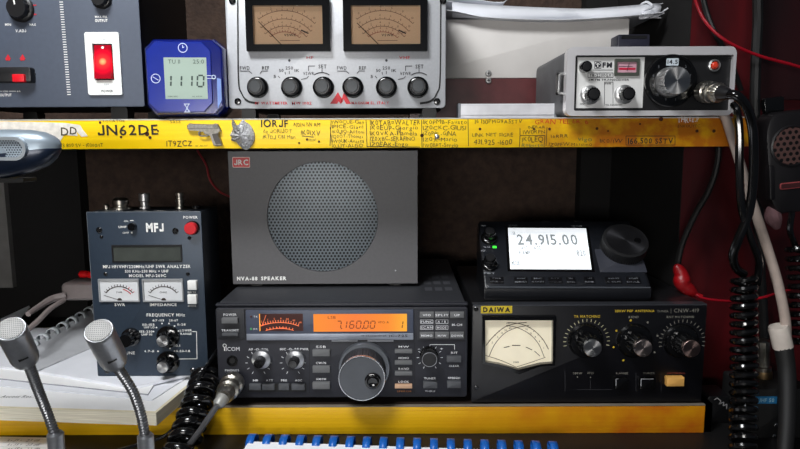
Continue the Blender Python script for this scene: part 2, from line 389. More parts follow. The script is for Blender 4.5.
hw('I6RRR', 551, 568, 136, 3.2); hw('IZ0FFW.Massimo', 549, 592, 144.5, 3.4); hw('vigo', 578, 592, 139, 4, inkg); hw('IK0/IW', 600, 622, 141, 3.8); hw('166.500 SSTV', 628, 673, 141, 5.4, b=1, j=.15)
hw('THREE.P', 677.5, 699, 119.5, 5, mat('chalk', (215, 210, 205), .7), 1); hw('ENROUTEC', 678, 700, 126, 3)
def us_ln(a, b, c, d, wd=.6, m=ink): us.ln(a, b, c, d, wd, m, W)
for q in ((331, 120, 330, 146), (366, 120, 367, 147), (421.5, 120, 422, 147), (468, 119, 468.5, 146), (626, 136, 675, 136), (626, 145, 675, 145), (626, 136, 626, 145), (675, 136, 675, 145), (520, 135.5, 545, 135.5), (520, 135.5, 519.5, 147), (545, 135.5, 544, 147), (520, 128, 520, 135), (400, 127, 401, 140), (302, 136, 314, 137), (547, 127, 546, 146)): us_ln(*q)
us_ln(367, 146.5, 420, 147); us_ln(330, 127, 332, 144, .5)
rust = mat('rust_spot', (70, 30, 12), .8, nz=.4)
for x, y, r in ((100, 122.5, 1.3), (121, 137, 1.3), (147, 134, 2.2), (150, 137.5, 1.6), (158, 131, .9), (299, 143, 1), (307, 139.5, 1.2), (319, 141.5, 1.1), (422, 135.5, 1.8), (436, 138, 1.2), (480, 129, 1.3), (534, 129, 1.2), (549.5, 129, 1.4), (597, 128.5, 1.5), (661, 119, 2.2), (697, 131, 1.6), (714, 131, 1.7), (608, 131, 1), (640, 124, 1)): us.dot(x, y, r, rust, W)
us.fin('handwriting')
u, v = us.p(437, 136.5); mb = us.mb(); mb.lathe(u, v, [(.0022, 0), (.0022, .0008), (.0012, .0014), (.0001, .0015)], alu, 16); mb.build('screw', us.t)

# pistol badge and wolf badge
pewter = mat('pewter', (150, 146, 138), .42, .85, .25, 500, .5, 700); pewd = mat('pewter_dark', (88, 84, 80), .5, .8)
def c5(P): return [(150 + a / 4.99, 110 + b / 4.99) for a, b in P]
pb = Dev('pistol_badge', 'small grey metal pistol-shaped badge fixed to the yellow shelf edge', 'badge', (us.p(206, 146)[0], 0, ZUB + us.p(206, 146)[1]))
P = c5([(190, 78), (200, 68), (262, 70), (320, 71), (330, 67), (342, 70), (356, 95), (360, 106), (349, 110), (350, 130), (360, 155), (368, 176), (335, 181), (322, 176), (314, 148), (306, 130), (296, 126), (278, 122), (268, 106), (200, 101), (191, 95)])
mb = pb.mb(); mb.poly([pb.p(*q) for q in P], 0.0005, .004, pewter, .0008)
a = pb.p(*c5([(198, 92)])[0]); b = pb.p(*c5([(345, 92)])[0]); mb.line(*a, *b, .0004, .0043, pewd)
for k in range(6): a = pb.p(*c5([(322 + k * 4, 74)])[0]); b = pb.p(*c5([(325 + k * 4, 90)])[0]); mb.line(*a, *b, .0003, .0043, pewd)
mb.build('frame', pb.t)
mb = pb.mb(); a = [Vector((*pb.p(*c5([q])[0]), .003)) for q in [(268, 104), (250, 112), (256, 128), (284, 130), (298, 126)]]; mb.tube(a, .0007, pewter, 6); mb.build('trigger_guard', pb.t)
mb = pb.mb(); mb.poly([pb.p(*q) for q in c5([(315, 120), (345, 116), (360, 168), (334, 172)])], .0035, .0046, pewd, .0004); mb.build('grip_panel', pb.t)
wbq = c5([(414, 46), (424, 60), (433, 76), (446, 73), (455, 58), (468, 46), (478, 60), (496, 70), (512, 90), (523, 116), (524, 145), (514, 170), (500, 188), (482, 201), (464, 192), (448, 178), (434, 160), (420, 156), (406, 149), (411, 138), (401, 126), (409, 110), (416, 94), (409, 70)])
wb_ = Dev('wolf_badge', 'small silvery wolf head badge between the pistol badge and the writing on the shelf edge', 'badge', (us.p(243, 149)[0], 0, ZUB + us.p(243, 149)[1]))
mb = wb_.mb(); P = [wb_.p(*q) for q in wbq][::-1]; cx, cy = wb_.p(*c5([(462, 128)])[0])
wolf = mat('wolf_pewter', (168, 168, 170), .45, .8, .5, 700, 1.0, 900)
mb.loft([[(cx + (a - cx) * k, cy + (b - cy) * k, w + (0.0006 * math.sin(i * 2.3) if k < 1 and k > .1 else 0)) for i, (a, b) in enumerate(P)] for k, w in ((1, 0), (1, .002), (.8, .0034), (.5, .0044), (.25, .005), (.02, .0052))], wolf); mb.build('head', wb_.t)
mb = wb_.mb()
for e in ((430, 110), (446, 104)): q = wb_.p(*c5([e])[0]); mb.lathe(q[0], q[1], [(.0009, .003), (.0007, .0052), (.0001, .0055)], pewd, 10)
mb.build('eyes', wb_.t)

# ---------------------------------------------------------------- lower shelf
XLR = V(704.5, 420, 0).x
ls = Dev('shelf', 'lower yellow wooden shelf carrying the transceiver and antenna tuner', 'shelf', (0, 0, ZLB)); H2 = -ZLB
mb = ls.mb(); mb.plate(-0.70, XP - .001, 0, H2, -.33, -.002, woodd); mb.plate(XP - .001, XLR, 0, H2, -.098, -.002, woodd); mb.build('board', ls.t)
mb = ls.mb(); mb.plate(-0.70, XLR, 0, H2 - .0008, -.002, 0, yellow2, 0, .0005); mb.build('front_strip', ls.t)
mb = ls.mb(); mb.plate(-0.70, XLR, H2 - .0008, H2 + .0003, -.004, .0004, mat('grey_edge', (120, 112, 100), .5), 0, .0002); mb.build('edge_trim', ls.t)

# ================================================================ POWER SUPPLY
slate = mat('slate_panel', (75, 83, 98), .5, .1, .05, 200)
loc = V(60, 107, 0.004); loc.y = .004
ps = Dev('power_supply', 'slate grey power supply with lit red switch, left end of the upper shelf', 'power supply', tuple(loc))
u1 = ps.p(144.5, 105)[0]; u0 = ps.p(-70, 50)[0]; vt = ps.p(60, -70)[1]
mb = ps.mb(); mb.plate(u0, u1 - .001, .001, vt - .001, -.135, -.001, mat('case_black', (16, 17, 20), .5), 0, .001); mb.build('case', ps.t)
mb = ps.mb(); mb.plate(u0, u1, 0, vt, -.001, 0, slate, .002, .0005); mb.build('front_panel', ps.t)
for a in (u0 + .03, u1 - .03):
    for w in (-.02, -.11): mb = ps.mb(); mb.plate(a - .008, a + .008, ZU - loc.z, .001, w - .008, w + .008, rubber, .003); mb.build('foot', ps.t)
for x, y, r in ((15.5, 7, 10.8), (97.5, -3, 8.2)):
    ps.knob(x, y, r, .009, black, skirt=1.22, fl=12, ptr=white, pang=100, fd=.1)
T = ps.T
T('MIN', 5, 11, 24.6, 2.2); T('MAX', 29.5, 36, 24.6, 2.2); T('V.ADJ', 15.5, 26, 30.8, 2.6)
T('MAX 10A', 95, 107, 16.8, 2.0); T('OUTPUT', 95, 107.5, 20.6, 2.6, bold=2); ps.ln(100, 5.5, 100, 8, .6)
for y in (5.2, 14.3): ps.ln(33, y, 36.5, y, 1.2, redprint)
T('1.5A', 3, 8, 91.2, 1.6); ps.ln(9, 91.2, 16, 91.2, .5); T('6A', 17, 20.5, 91.2, 1.6); T('OUTPUT', 0, 11.5, 95, 2.6); ps.ln(-20, 91.2, 2, 91.2, .5)
for x in (8, 22.5):
    a = ps.p(x, 60.5, .0003); b = ps.p(x - 3, 59, .0003); c = ps.p(x + 3, 59, .0003); d = ps.p(x, 54, .0003)
    ps.txt.add([(b[0], b[1], .0003), (c[0], c[1], .0003), (d[0], d[1], .0003)], [(0, 1, 2)], redprint); ps.txt.quad(a[0] - .002, a[0] + .002, a[1], b[1], .0003, redprint)
for k in range(38):
    y = 2 + k * 2.5; x = 61 + y * .085; ps.ln(x - 1.8, y, x + 1.8, y, .8)
ps.fin('hatched_scale'); ps.txt = ps.mb()
mb = ps.mb(); mb.plate(*ps.rect(-30, 30.5, 67, 82.5, .008), 0, .008, black, .002, .001); jack = mb.build('terminal_block', ps.t)
mb = ps.mb(); mb.plate(*ps.rect(12, 24, 74, 82, .011), .006, .0112, mat('red_plastic', (215, 20, 35), .35), .0008, .0008); mb.build('terminal_insert', jack)['label'] = 'red insert'
ps.screw(34, 74, 2, chrome)
plate_w = mat('plate_white', (244, 247, 243), .4, nz=.03)
mb = ps.mb(); O = [ps.p(*q) for q in ((86.5, 33), (119.5, 33), (124, 94.5), (90.5, 95))]
A, B = ps.rect(87.5, 121.5, 32.5, 95), ps.rect(94.5, 114.5, 44, 80.5)
mb.frame(MB.rrect(*A, .002), MB.rrect(*B, .0004), 0, .0025, plate_w, .0); sp = mb.build('switch_plate', ps.t); sp['label'] = 'white bezel'
mb = ps.mb(); mb.plate(*ps.rect(95, 114, 44.5, 80), 0, .0008, blackm); mb.build('switch_well', sp)
rk = bpy.data.materials.new('lit_rocker'); rk.use_nodes = True; N = rk.node_tree.nodes; L = rk.node_tree.links; b = N['Principled BSDF']
tc = N.new('ShaderNodeTexCoord'); mp = N.new('ShaderNodeMapping'); cu_, cv_ = ps.p(104.5, 62.5)
mp.inputs['Location'].default_value = (-cu_, 0, -cv_); L.new(tc.outputs['Object'], mp.inputs[0])
ln_ = N.new('ShaderNodeVectorMath'); ln_.operation = 'LENGTH'; L.new(mp.outputs[0], ln_.inputs[0])
mr = N.new('ShaderNodeMapRange'); mr.inputs[1].default_value = .003; mr.inputs[2].default_value = .014; L.new(ln_.outputs['Value'], mr.inputs[0])
cr = N.new('ShaderNodeValToRGB'); e = cr.color_ramp.elements; e[0].position = 0; e[0].color = (1, .55, .2, 1); e[1].position = 1; e[1].color = (.12, 0, .002, 1)
q = e.new(.2); q.color = (1, .03, .02, 1); q = e.new(.6); q.color = (.55, .0, .01, 1); L.new(mr.outputs[0], cr.inputs[0]); L.new(cr.outputs[0], b.inputs['Emission Color'])
b.inputs['Emission Strength'].default_value = 1.6; b.inputs['Base Color'].default_value = (.25, .0, .01, 1); b.inputs['Roughness'].default_value = .25
mb = ps.mb(); a = ps.rect(96.3, 112.8, 45.5, 79); vm = (a[2] + a[3]) / 2
mb.loft([[(a[0], a[2], .0008), (a[0], a[3], .0008), (a[0], a[3], .0024), (a[0], vm, .0036), (a[0], a[2], .006)], [(a[1], a[2], .0008), (a[1], a[3], .0008), (a[1], a[3], .0024), (a[1], vm, .0036), (a[1], a[2], .006)]], rk); mb.build('rocker', sp)['label'] = 'glowing red rocker'
T('ON', 101, 105.5, 39.5, 1.8, greyp, w=.0028); T('OFF', 104, 109, 84.5, 1.8, greyp, w=.0028); T('POWER', 101.5, 113, 91, 2.4, mat('dark_print', (60, 64, 66), .5), w=.0028)
u, v = ps.p(102.5, 47.5, .003); ps.txt.disc(u, v, .0012, .0029, white)
ps.fin()

# ================================================================ BLUE TIMER
bluep = mat('translucent_blue', (12, 28, 118), .18, nz=.06, coat=.5); b = bluep.node_tree.nodes['Principled BSDF']; b.inputs['Transmission Weight'].default_value = .25
bluef = mat('blue_face', (18, 40, 140), .22, nz=.05, coat=.6)
loc = V(186, 115, -.004); loc = Vector((loc.x, -.004, ZU))
tm = Dev('digital_timer', 'translucent blue octagonal digital timer beside the power supply', 'timer', tuple(loc), rz=R(3))
def oct_(x0, x1, y0, y1, c, w=0): a = tm.rect(x0, x1, y0, y1, w); c = c * tm.sc(180, 80); u0, u1, v0, v1 = a; v0 = max(v0, .0005); return [(u0 + c, v0), (u1 - c, v0), (u1, v0 + c), (u1, v1 - c), (u1 - c, v1), (u0 + c, v1), (u0, v1 - c), (u0, v0 + c)]
def ocr(P, k, w, dx=0):
    cx = sum(p[0] for p in P) / 8; cy = sum(p[1] for p in P) / 8; return [(cx + (a - cx) * k + dx, cy + (b - cy) * k, w) for a, b in P]
Oc = oct_(144.5, 224, 38, 116, 9)
mb = tm.mb(); mb.loft([ocr(Oc, .9, -.05), ocr(Oc, 1, -.04), ocr(Oc, 1, -.008), ocr(Oc, .97, -.002), ocr(Oc, .93, 0)], bluep); mb.build('housing', tm.t)
F_ = oct_(148, 212, 42, 112, 9)
mb = tm.mb(); mb.loft([ocr(F_, 1, 0), ocr(F_, 1, .0012), ocr(F_, .985, .0018)], bluef); mb.build('face_plate', tm.t)
lcdg = mat('lcd_green', (150, 168, 156), .5, nz=.04, ns=20, emit=.12)
mb = tm.mb(); mb.plate(*tm.rect(164.5, 207, 57.5, 99, .002), .0018, .0021, lcdg, .0005); scr = mb.build('display', tm.t); scr['label'] = 'grey-green display showing 11 10'
SEG = {'0': 'abcdef', '1': 'bc', '2': 'abged', '3': 'abgcd', '4': 'fgbc', '5': 'afgcd', '6': 'afgedc', '7': 'abc', '8': 'abcdefg', '9': 'abcfgd', '-': 'g'}
def seg7(mb, ch, u, v, wd, h, t, w, m, sl=.08):
    pts = {'a': (0, h, wd, h), 'b': (wd, h, wd, h / 2), 'c': (wd, h / 2, wd, 0), 'd': (0, 0, wd, 0), 'e': (0, 0, 0, h / 2), 'f': (0, h / 2, 0, h), 'g': (0, h / 2, wd, h / 2)}
    for s_ in SEG[ch]:
        a, b, c, d = pts[s_]; g = .12; a2, c2 = a + (c - a) * g, c - (c - a) * g; b2, d2 = b + (d - b) * g, d - (d - b) * g
        mb.line(u + a2 + sl * b2, v + b2, u + c2 + sl * d2, v + d2, t, w, m)
lcdk = mat('lcd_dark', (52, 66, 62), .6)
for ch, x in (('1', 164.5), ('1', 175), ('1', 185.5), ('0', 197.2)):
    u, v = tm.p(x, 86.5, .0023); k = tm.sc(180, 80); seg7(tm.txt, ch, u, v, 6.2 * k, 11 * k, 1.6 * k, .0023, lcdk)
tm.T('TU 11', 168, 180, 61.5, 4, lcdk, w=.0023, bold=0); tm.T('25:0', 193, 204, 61.5, 4, lcdk, w=.0023, bold=0); tm.T('MIN SEC', 168, 178, 96.5, 1.4, lcdk, w=.0023, bold=0); tm.T('ALARM', 192, 202, 96.5, 1.4, lcdk, w=.0023, bold=0)
tm.fin('digits')
icon = mat('icon_white', (205, 215, 235), .5); tm.txt = tm.mb(); q = tm.txt; k = tm.sc(180, 80); w = .0021
u, v = tm.p(182.7, 47.8, w); q.arc(u, v, 4.4 * k, 0, 360, .7 * k, w, icon); q.line(u, v, u, v + 2.8 * k, .6 * k, w, icon); q.line(u, v, u + 1.5 * k, v + 1 * k, .6 * k, w, icon)
u, v = tm.p(155.7, 78.5, w); q.arc(u, v, 4.4 * k, 0, 360, .7 * k, w, icon); q.line(u + 2.6 * k, v - 1.6 * k, u - 2.8 * k, v + 1.6 * k, .6 * k, w, icon)
u, v = tm.p(187, 108, w); h_ = 4 * k; g_ = 3 * k
for a, b, c, d in ((-g_, h_, g_, h_), (-g_, -h_, g_, -h_), (-g_ * .7, h_, g_ * .7, -h_), (g_ * .7, h_, -g_ * .7, -h_), (-g_ * .7, h_ * .9, -g_ * .7, h_ * .6), (g_ * .7, -h_ * .9, g_ * .7, -h_ * .6)): q.line(u + a, v + b, u + c, v + d, .7 * k, w, icon)
u, v = tm.p(213, 77, w); w = .0021
u -= 2.5 * k; q.line(u - 3 * k, v - 1.4 * k, u + 2 * k, v - 1.4 * k, .6 * k, w, icon); q.line(u - 3 * k, v + 1.4 * k, u + 2 * k, v + 1.4 * k, .6 * k, w, icon); q.arc(u - 3 * k, v, 1.5 * k, 90, 270, .6 * k, w, icon, 8); q.arc(u + 3.2 * k, v, 1.8 * k, 0, 360, .8 * k, w, icon, 10)
tm.fin('icons')
mb = tm.mb(); a = tm.p(217, 78, 0); b = tm.p(218, 109, 0); c = tm.p(222, 100, 0); d = tm.p(221, 79, 0)
mb.poly([a, b, c, d], -.002, .0008, mat('pale_blue_plastic', (110, 140, 205), .4), .0004); mb.build('side_slider', tm.t)['label'] = 'paler blue side strip'

# ================================================================ WATTMETER
silver = mat('satin_silver', (186, 188, 192), .45, .35, .04, 400)
loc = V(337, 108.5, .012); loc.y = .012
wm = Dev('rf_wattmeter', 'silver twin-meter RF wattmeter with six black knobs on the upper shelf', 'wattmeter', tuple(loc))
a = wm.rect(226, 446, -40, 108.5); v1 = a[3]
mb = wm.mb(); mb.plate(a[0] + .001, a[1] - .001, .001, v1 - .001, -.16, -.002, black, .002, .001); mb.build('case', wm.t)
mb = wm.mb(); mb.plate(a[0], a[1], 0, v1, -.002, .0, silver, .004, .0012)
mb.build('front_panel', wm.t)
for x in (245, 430):
    for w in (-.02, -.14): u = wm.p(x, 100)[0]; mb = wm.mb(); mb.plate(u - .007, u + .007, ZU - loc.z, .001, w - .007, w + .007, rubber, .003); mb.build('foot', wm.t)
w = .0005; k = wm.sc(330, 60)
for sx, x, c in ((1, 237.5, 258), (-1, 441, 420)):
    mb = wm.mb()
    P = [wm.p(x, -38, w), wm.p(x + .3 * sx, 20, w), wm.p(x + 1 * sx, 80, w), wm.p(x + 4 * sx, 93, w), wm.p(x + 10 * sx, 101, w), wm.p(c, 103.5, w)]
    Q = smooth([(p_[0], p_[1], w) for p_ in P], 6)
    for i in range(len(Q) - 1): mb.line(Q[i].x, Q[i].y, Q[i + 1].x, Q[i + 1].y, (1.4 if i < 22 else 2.2) * k, w, blackm)
    mb.build('border_line', wm.t)
cream = mat('meter_cream', (214, 178, 142), .6, nz=.05, ns=15, emit=.06)
mink = mat('meter_ink', (120, 70, 50), .6); mred = mat('meter_red', (150, 50, 30), .6); mblk = mat('meter_black', (40, 22, 16), .6)
for mx0, lbl in ((0, 'left meter'), (97.5, 'right meter')):
    mb = wm.mb(); O = wm.rect(245.5 + mx0, 329.8 + mx0, -3, 51.3, .006); I = wm.rect(253.8 + mx0, 322.8 + mx0, 6, 44.5, .003)
    mb.frame(MB.rrect(*O, .001), MB.rrect(*I, .0005), 0, .006, gloss, .0006); fr = mb.build('meter', wm.t); fr['label'] = lbl + ' with black frame'
    mb = wm.mb(); mb.plate(I[0] - .001, I[1] + .001, I[2] - .001, I[3] + .001, .0003, .0006, cream); mb.build('dial_plate', fr)
    mb = wm.mb(); w = .0009; cu, cv = wm.p(285 + mx0, 55, w); k = wm.sc(290, 30); j = 0
    for rr, a0, a1, mm in ((43, 42, 128, mink), (35, 38, 133, mink), (28, 36, 135, mink), (22.5, 45, 130, mred)):
        mb.arc(cu, cv, rr * k, a0 + 3, a1 - 2, .55 * k, w, mm, 30)
        for i in range(13):
            t = R(a0 + 3 + (a1 - a0 - 5) * i / 12); mb.line(cu + rr * k * math.cos(t), cv + rr * k * math.sin(t), cu + (rr + 1.8) * k * math.cos(t), cv + (rr + 1.8) * k * math.sin(t), .45 * k, w, mm)
        for i, s_ in enumerate(('0', '2', '4', '6', '8', '10')):
            t = R(a1 - 8 - (a1 - a0 - 16) * i / 5); mb.text(s_, cu + (rr + 3.8) * k * math.cos(t), None, cv + (rr + 3.8) * k * math.sin(t), 2 * k, w, mm)
    q = wm.p(290 + mx0, 35, w); mb.text('VSWR', q[0] - 6 * k, q[0] + 6 * k, q[1], 2.4 * k, w, mblk, 1); q = wm.p(290 + mx0, 40.5, w); mb.line(q[0] - 10 * k, q[1], q[0] + 10 * k, q[1], .5 * k, w, mink)
    a = wm.p(301 + mx0, 30, w); b = wm.p(308.5 + mx0, 33.5, w); mb.line(*a, *b, 1.3 * k, w, mblk); mb.build('scale', fr)
    w = .0022; mb = wm.mb(); a = wm.p(258.5 + mx0, 21.5, w) if mx0 == 0 else wm.p(357, 23, w); b = wm.p(281 + mx0, 44.3, w); mb.line(*a, *b, .7 * k, w, mblk); mb.line(*b, *a, .7 * k, w, mblk); mb.build('needle', fr)
    mb = wm.mb(); mb.add([(I[0], I[2], .0045), (I[1], I[2], .0045), (I[1], I[3], .0045), (I[0], I[3], .0045)], [(0, 1, 2, 3)], glass); mb.build('glass', fr)
dkp = mat('legend_black', (40, 40, 44), .5)
T = wm.T
for kx in (255, 289.7, 322, 352, 386.2, 418.2):
    wm.knob(kx, 86.3, 8.2, .013, black, cap=mat('knob_face', (44, 48, 52), .4), capr=.72, skirt=1.32, skm=gloss, name='knob')
for o_ in (0, 97):
    T('FWD', 240 + o_, 249.5 + o_, 68, 3.4, dkp); T('REF', 262 + o_, 269 + o_, 68, 3.4, dkp); T('250', 285.5 + o_, 293 + o_, 68, 3, dkp); T('50', 279 + o_, 283.5 + o_, 70.5, 2.8, dkp); T('1K', 294.5 + o_, 299.5 + o_, 70.5, 2.8, dkp)
    T('5', 273.5 + o_, 276 + o_, 76.5, 2.8, dkp); T('VSWR', 303 + o_, 314 + o_, 73.5, 3, dkp); T('SET', 318.5 + o_, 326.5 + o_, 66.5, 3.6, dkp)
    for a in ((240, 71, 249, 71), (249, 71, 252, 73.5), (262, 71, 268, 71), (262, 71, 260, 73.5), (278, 76, 280, 78), (285, 72, 285.5, 74.5), (289.3, 71, 289.3, 74), (308.5, 71, 308.5, 66), (308.5, 66, 315, 66), (301, 79.5, 307, 78), (307, 78, 308.5, 76), (322, 69, 322, 73)): wm.ln(a[0] + o_, a[1], a[2] + o_, a[3], .7, dkp, w=.0005)
    q = wm.p(322 + o_, 86.3); wm.txt.arc(q[0], q[1], 13.5 * k, 55, 125, .9 * k, .0005, dkp); q = wm.p(289.4 + o_, 60.5); wm.txt.disc(q[0], q[1], 1.3 * k, .0005, dkp)
T('HF', 306.5, 313.5, 57.5, 2.4, redprint); T('VHF', 399, 410, 57.5, 2.6, redprint)
T('RF WATTMETER', 255, 287.5, 103.2, 2.6, redprint, w=.0006); T('MW 1002', 292, 311.5, 103.2, 2.6, redprint, w=.0006); T('MAGNUM EL. ITALY', 351.5, 389, 103, 2.6, redprint, w=.0006)
w = .0006
for P in (((330, 103.8), (338, 92), (341, 97.5), (337, 103.8)), ((340, 103.8), (344, 92), (351, 103.8), (346, 103.8), (343.5, 99)), ((338.5, 101), (341, 97), (343, 101.5), (340.5, 103.8))):
    wm.txt.poly([wm.p(*q, w) for q in P], .0002, w, redprint)
wm.fin()
for x, y in ((238, 101.5), (437, 101.5), (232.5, 1), (447 - 2, 1)): wm.screw(x if x < 440 else 443, y, 3.4, gloss)

# ================================================================ white cabinet box, papers, aluminium bar
loc = V(535, 105.5, .155); loc.y = .155
cb = Dev('storage_box', 'white box with maroon lower band behind the portable radio', 'box', tuple(loc))
u0, u1 = cb.p(410, 60)[0], cb.p(628, 60)[0]; vt = cb.p(535, 19)[1]; vm = cb.p(535, 78)[1]; dz = ZU - loc.z
mb = cb.mb(); mb.plate(u0, u1, vm, vt, -.16, 0, mat('cabinet_white', (214, 210, 206), .5, nz=.05, ns=30), .001, .001); mb.build('upper_panel', cb.t)
mb = cb.mb(); mb.plate(u0, u1, dz, vm - .0004, -.16, -.0005, mat('maroon_lacquer', (92, 44, 46), .35, nz=.2)); mb.build('lower_panel', cb.t)['label'] = 'maroon band'
for y in (73.5, 80.8): cb.screw(488.3, y, 3.1, alu)
top = loc.z + vt
def sheet(name, label, pts_front, depth, zoff, m, thick=.0006, group=None, parent=None, cat='paper', nb=6, wave=.0):
    """a limp sheet: front edge polyline (world), extended back in Y"""
    P = smooth(pts_front, 5); mb = MB(ID); rings = []
    o = P[0].copy()
    for j in range(nb + 1):
        t = j / nb; rings.append([(p.x, p.y + depth * t, p.z + zoff * t + wave * math.sin(i * .5 + t * 3)) for i, p in enumerate(P)])
    n = len(P); vs = [c for r in rings for c in r]; vs += [(a, b, c - thick) for a, b, c in vs]; K = n * (nb + 1); fs = []
    for j in range(nb):
        for i in range(n - 1):
            a = j * n + i; fs.append((a, a + 1, a + 1 + n, a + n)); fs.append((a + K, a + n + K, a + 1 + n + K, a + 1 + K))
    for i in range(n - 1): fs.append((i, i + K, i + 1 + K, i + 1)); a = nb * n + i; fs.append((a, a + 1, a + 1 + K, a + K))
    for j in range(nb): a = j * n; fs.append((a, a + n, a + n + K, a + K)); a = j * n + n - 1; fs.append((a, a + K, a + n + K, a + n))
    mb.add([(a - o.x, b - o.y, c - o.z) for a, b, c in vs], fs, m)
    ob = mb.build(name, parent); ob.location = o if not parent else (0, 0, 0)
    if not parent: tag(ob, label, cat, group)
    return ob
ppr = mat('sheet_white', (228, 230, 236), .7, nz=.04, ns=30)
Yp = .14
sheet('paper_sheet', 'broad white sheet lying on the white box, its front edge sagging', [V(x, y, Yp) for x, y in ((400, 6), (450, 10), (480, 16), (520, 18.5), (570, 19), (620, 16), (663, 12))], .11, .0, ppr)
sheet('paper_sheet', 'white sheet standing up behind the sagging front sheet on the box', [V(x, y, Yp + .02) for x, y in ((400, -8), (455, 2), (500, 6), (560, 8.5), (610, 8), (663, 3))], .09, .0, ppr)
sheet('paper_sheet', 'loose white sheet curling at the top edge behind the wattmeter', [V(x, y, Yp + .05) for x, y in ((405, -12), (440, -8), (480, 0), (502, 2), (508, -2))], .06, .0, ppr)
# turned-down flap of the sheet (gives the visible depth of paper)
mb = MB(ID); n = 24; vs = []
for i in range(n + 1):
    t = i / n; x = 452 + (660 - 452) * t
    yt = 2.5 + 6.5 * math.sin(min(t * 1.25, 1) * math.pi / 2) - 6 * max(0, t - .65) / .35; yb = 17.5 + 2 * math.sin(t * math.pi) - 5 * max(0, t - .72) / .28
    a = V(x, yt, .155); b = V(x, yb, .149 - .004 * math.sin(t * 9)); vs += [a, a.lerp(b, .5) + Vector((0, -.004, 0)), b]
fs = [(3 * i + j, 3 * i + j + 1, 3 * i + j + 4, 3 * i + j + 3) for i in range(n) for j in (0, 1)]
o0 = V(550, 19, .15); mb.add([tuple(v - o0) for v in vs], fs, ppr); ob = mb.build('folded_paper', angle=60); ob.location = o0
so = ob.modifiers.new('thick', 'SOLIDIFY'); so.thickness = .0006
tag(ob, 'long white paper folded down over the front of the white box top', 'paper')
cp = thing('crumpled_paper', 'crumpled white paper strips curling off the right end of the white box', 'paper', tuple(V(650, 14, .15)))
for dy, dx, c in ((0, 0, 3.5), (-4, 4, 2), (4, -3, 2.4)):
    o0 = V(650, 14, .15); P = [V(632 + dx, 12 + dy, .16), V(642 + dx, 6 + dy, .155), V(652, 10 + dy, .148), V(646, 13 + dy, .145), V(640, 16 + dy * .5, .150), V(653, 17, .153), V(664 + dx, 13 + dy * 1.2, .156)]
    mb = MB(ID); mb.tube([p_ - o0 for p_ in P], .0012, ppr, 6, 5, rr=lambda t: .0008 + .0012 * math.sin(t * 3.1)); mb.build('strip', cp)
# aluminium bar
a = V(459, 112, .03); b = V(556, 112, .03)
ab = Dev('aluminium_bar', 'short white aluminium channel bar lying on the upper shelf before the white box', 'bar', (V(507, 112, .03).x, .03, ZU))
r_ = ab.rect(458.5, 556, 103.5, 115); mb = ab.mb()
prof = [(-.016, 0), (0, 0), (0, .0022), (-.0012, .0022), (-.0012, .0035), (0, .004), (0, r_[3] - .0015), (-.0015, r_[3]), (-.016, r_[3]), (-.016, 0.003)]
mb.loft([[(u, v, w) for w, v in prof] for u in (r_[0], r_[1])], mat('white_bar', (216, 216, 220), .35, .3)); mb.build('channel', ab.t)
for x in (459.5, 555.5): u = ab.p(x, 108)[0]; mb = ab.mb(); mb.plate(u - .0012, u + .0012, .0005, r_[3] + .0004, -.0165, .0006, mat('grey_cap', (120, 124, 130), .4), .0005); mb.build('end_cap', ab.t)

# ================================================================ PORTABLE RADIO (TR-2200)
loc = V(651, 114.5, -.012); loc = Vector((loc.x, -.012, ZU))
tr = Dev('portable_transceiver', 'silver-framed portable FM transceiver with round tuning dial, right end of upper shelf', 'radio', tuple(loc))
r_ = tr.rect(566.5, 735, 46.5, 116.5, .004); r_ = (r_[0], r_[1], .0006, r_[3])
casem = mat('grey_vinyl', (96, 96, 98), .5, .2, .1)
mb = tr.mb(); mb.plate(r_[0] + .001, r_[1] - .001, .0012, r_[3] - .001, -.13, -.004, casem, .006, .001); mb.build('case', tr.t)
mb = tr.mb(); I = tr.rect(574.8, 732.2, 55, 110.5, .004)
sil = mat('bezel_silver', (222, 220, 222), .35, .45, .04)
mb.frame(MB.rrect(*r_, .006), MB.rrect(*I, .0015), -.006, .004, sil, -.001); bz = mb.build('bezel', tr.t)
mb = tr.mb(); mb.plate(I[0], I[1], I[2], I[3], -.002, -.0005, mat('black_panel', (26, 26, 28), .45, .2)); mb.build('front_panel', tr.t)
mb = tr.mb(); mb.plate(*tr.rect(576.8, 643.6, 57.2, 108), -.0005, .0, mat('bright_plate', (228, 228, 226), .35, .15, .02)); mb.build('control_plate', tr.t)['label'] = 'bright metal plate with two knobs'
dk_ = mat('print_dark', (40, 40, 46), .5); T = tr.T
T('FM', 602.5, 612, 65, 4.6, dk_, 2); T('TR-2200GX', 589.5, 611.5, 75.3, 2.8, dk_, 1); T('2M FM TRANSCEIVER', 588.5, 629, 79.8, 1.8, dk_)
T('FINE', 605, 611, 83.5, 1.6, dk_); T('VOL SQUELCH', 604, 622, 104.8, 1.5, dk_); T('ON', 580, 584, 104, 1.5, dk_)
q = tr.txt; k = tr.sc(610, 80); w = .0003
for a in ((588, 72.9, 613, 72.9), (588, 77.6, 613, 77.6), (588, 72.9, 588, 77.6), (613, 72.9, 613, 77.6), (604.5, 82, 613, 82), (604.5, 82, 604.5, 104), (613, 82, 613, 103.5), (593, 70, 613, 70), (594.5, 61.5, 594.5, 68.5), (601, 61.5, 601, 68.5), (594.5, 61.5, 601, 61.5), (594.5, 68.5, 601, 68.5)): tr.ln(*a, .5, dk_)
u, v = tr.p(597.8, 65, w); q.disc(u, v, 2.9 * k, w, dk_); q.line(u, v - 2 * k, u, v + 2 * k, .9 * k, w + .0001, white); q.arc(u, v - 1 * k, 2.3 * k, 40, 140, .7 * k, w + .0001, white, 8)
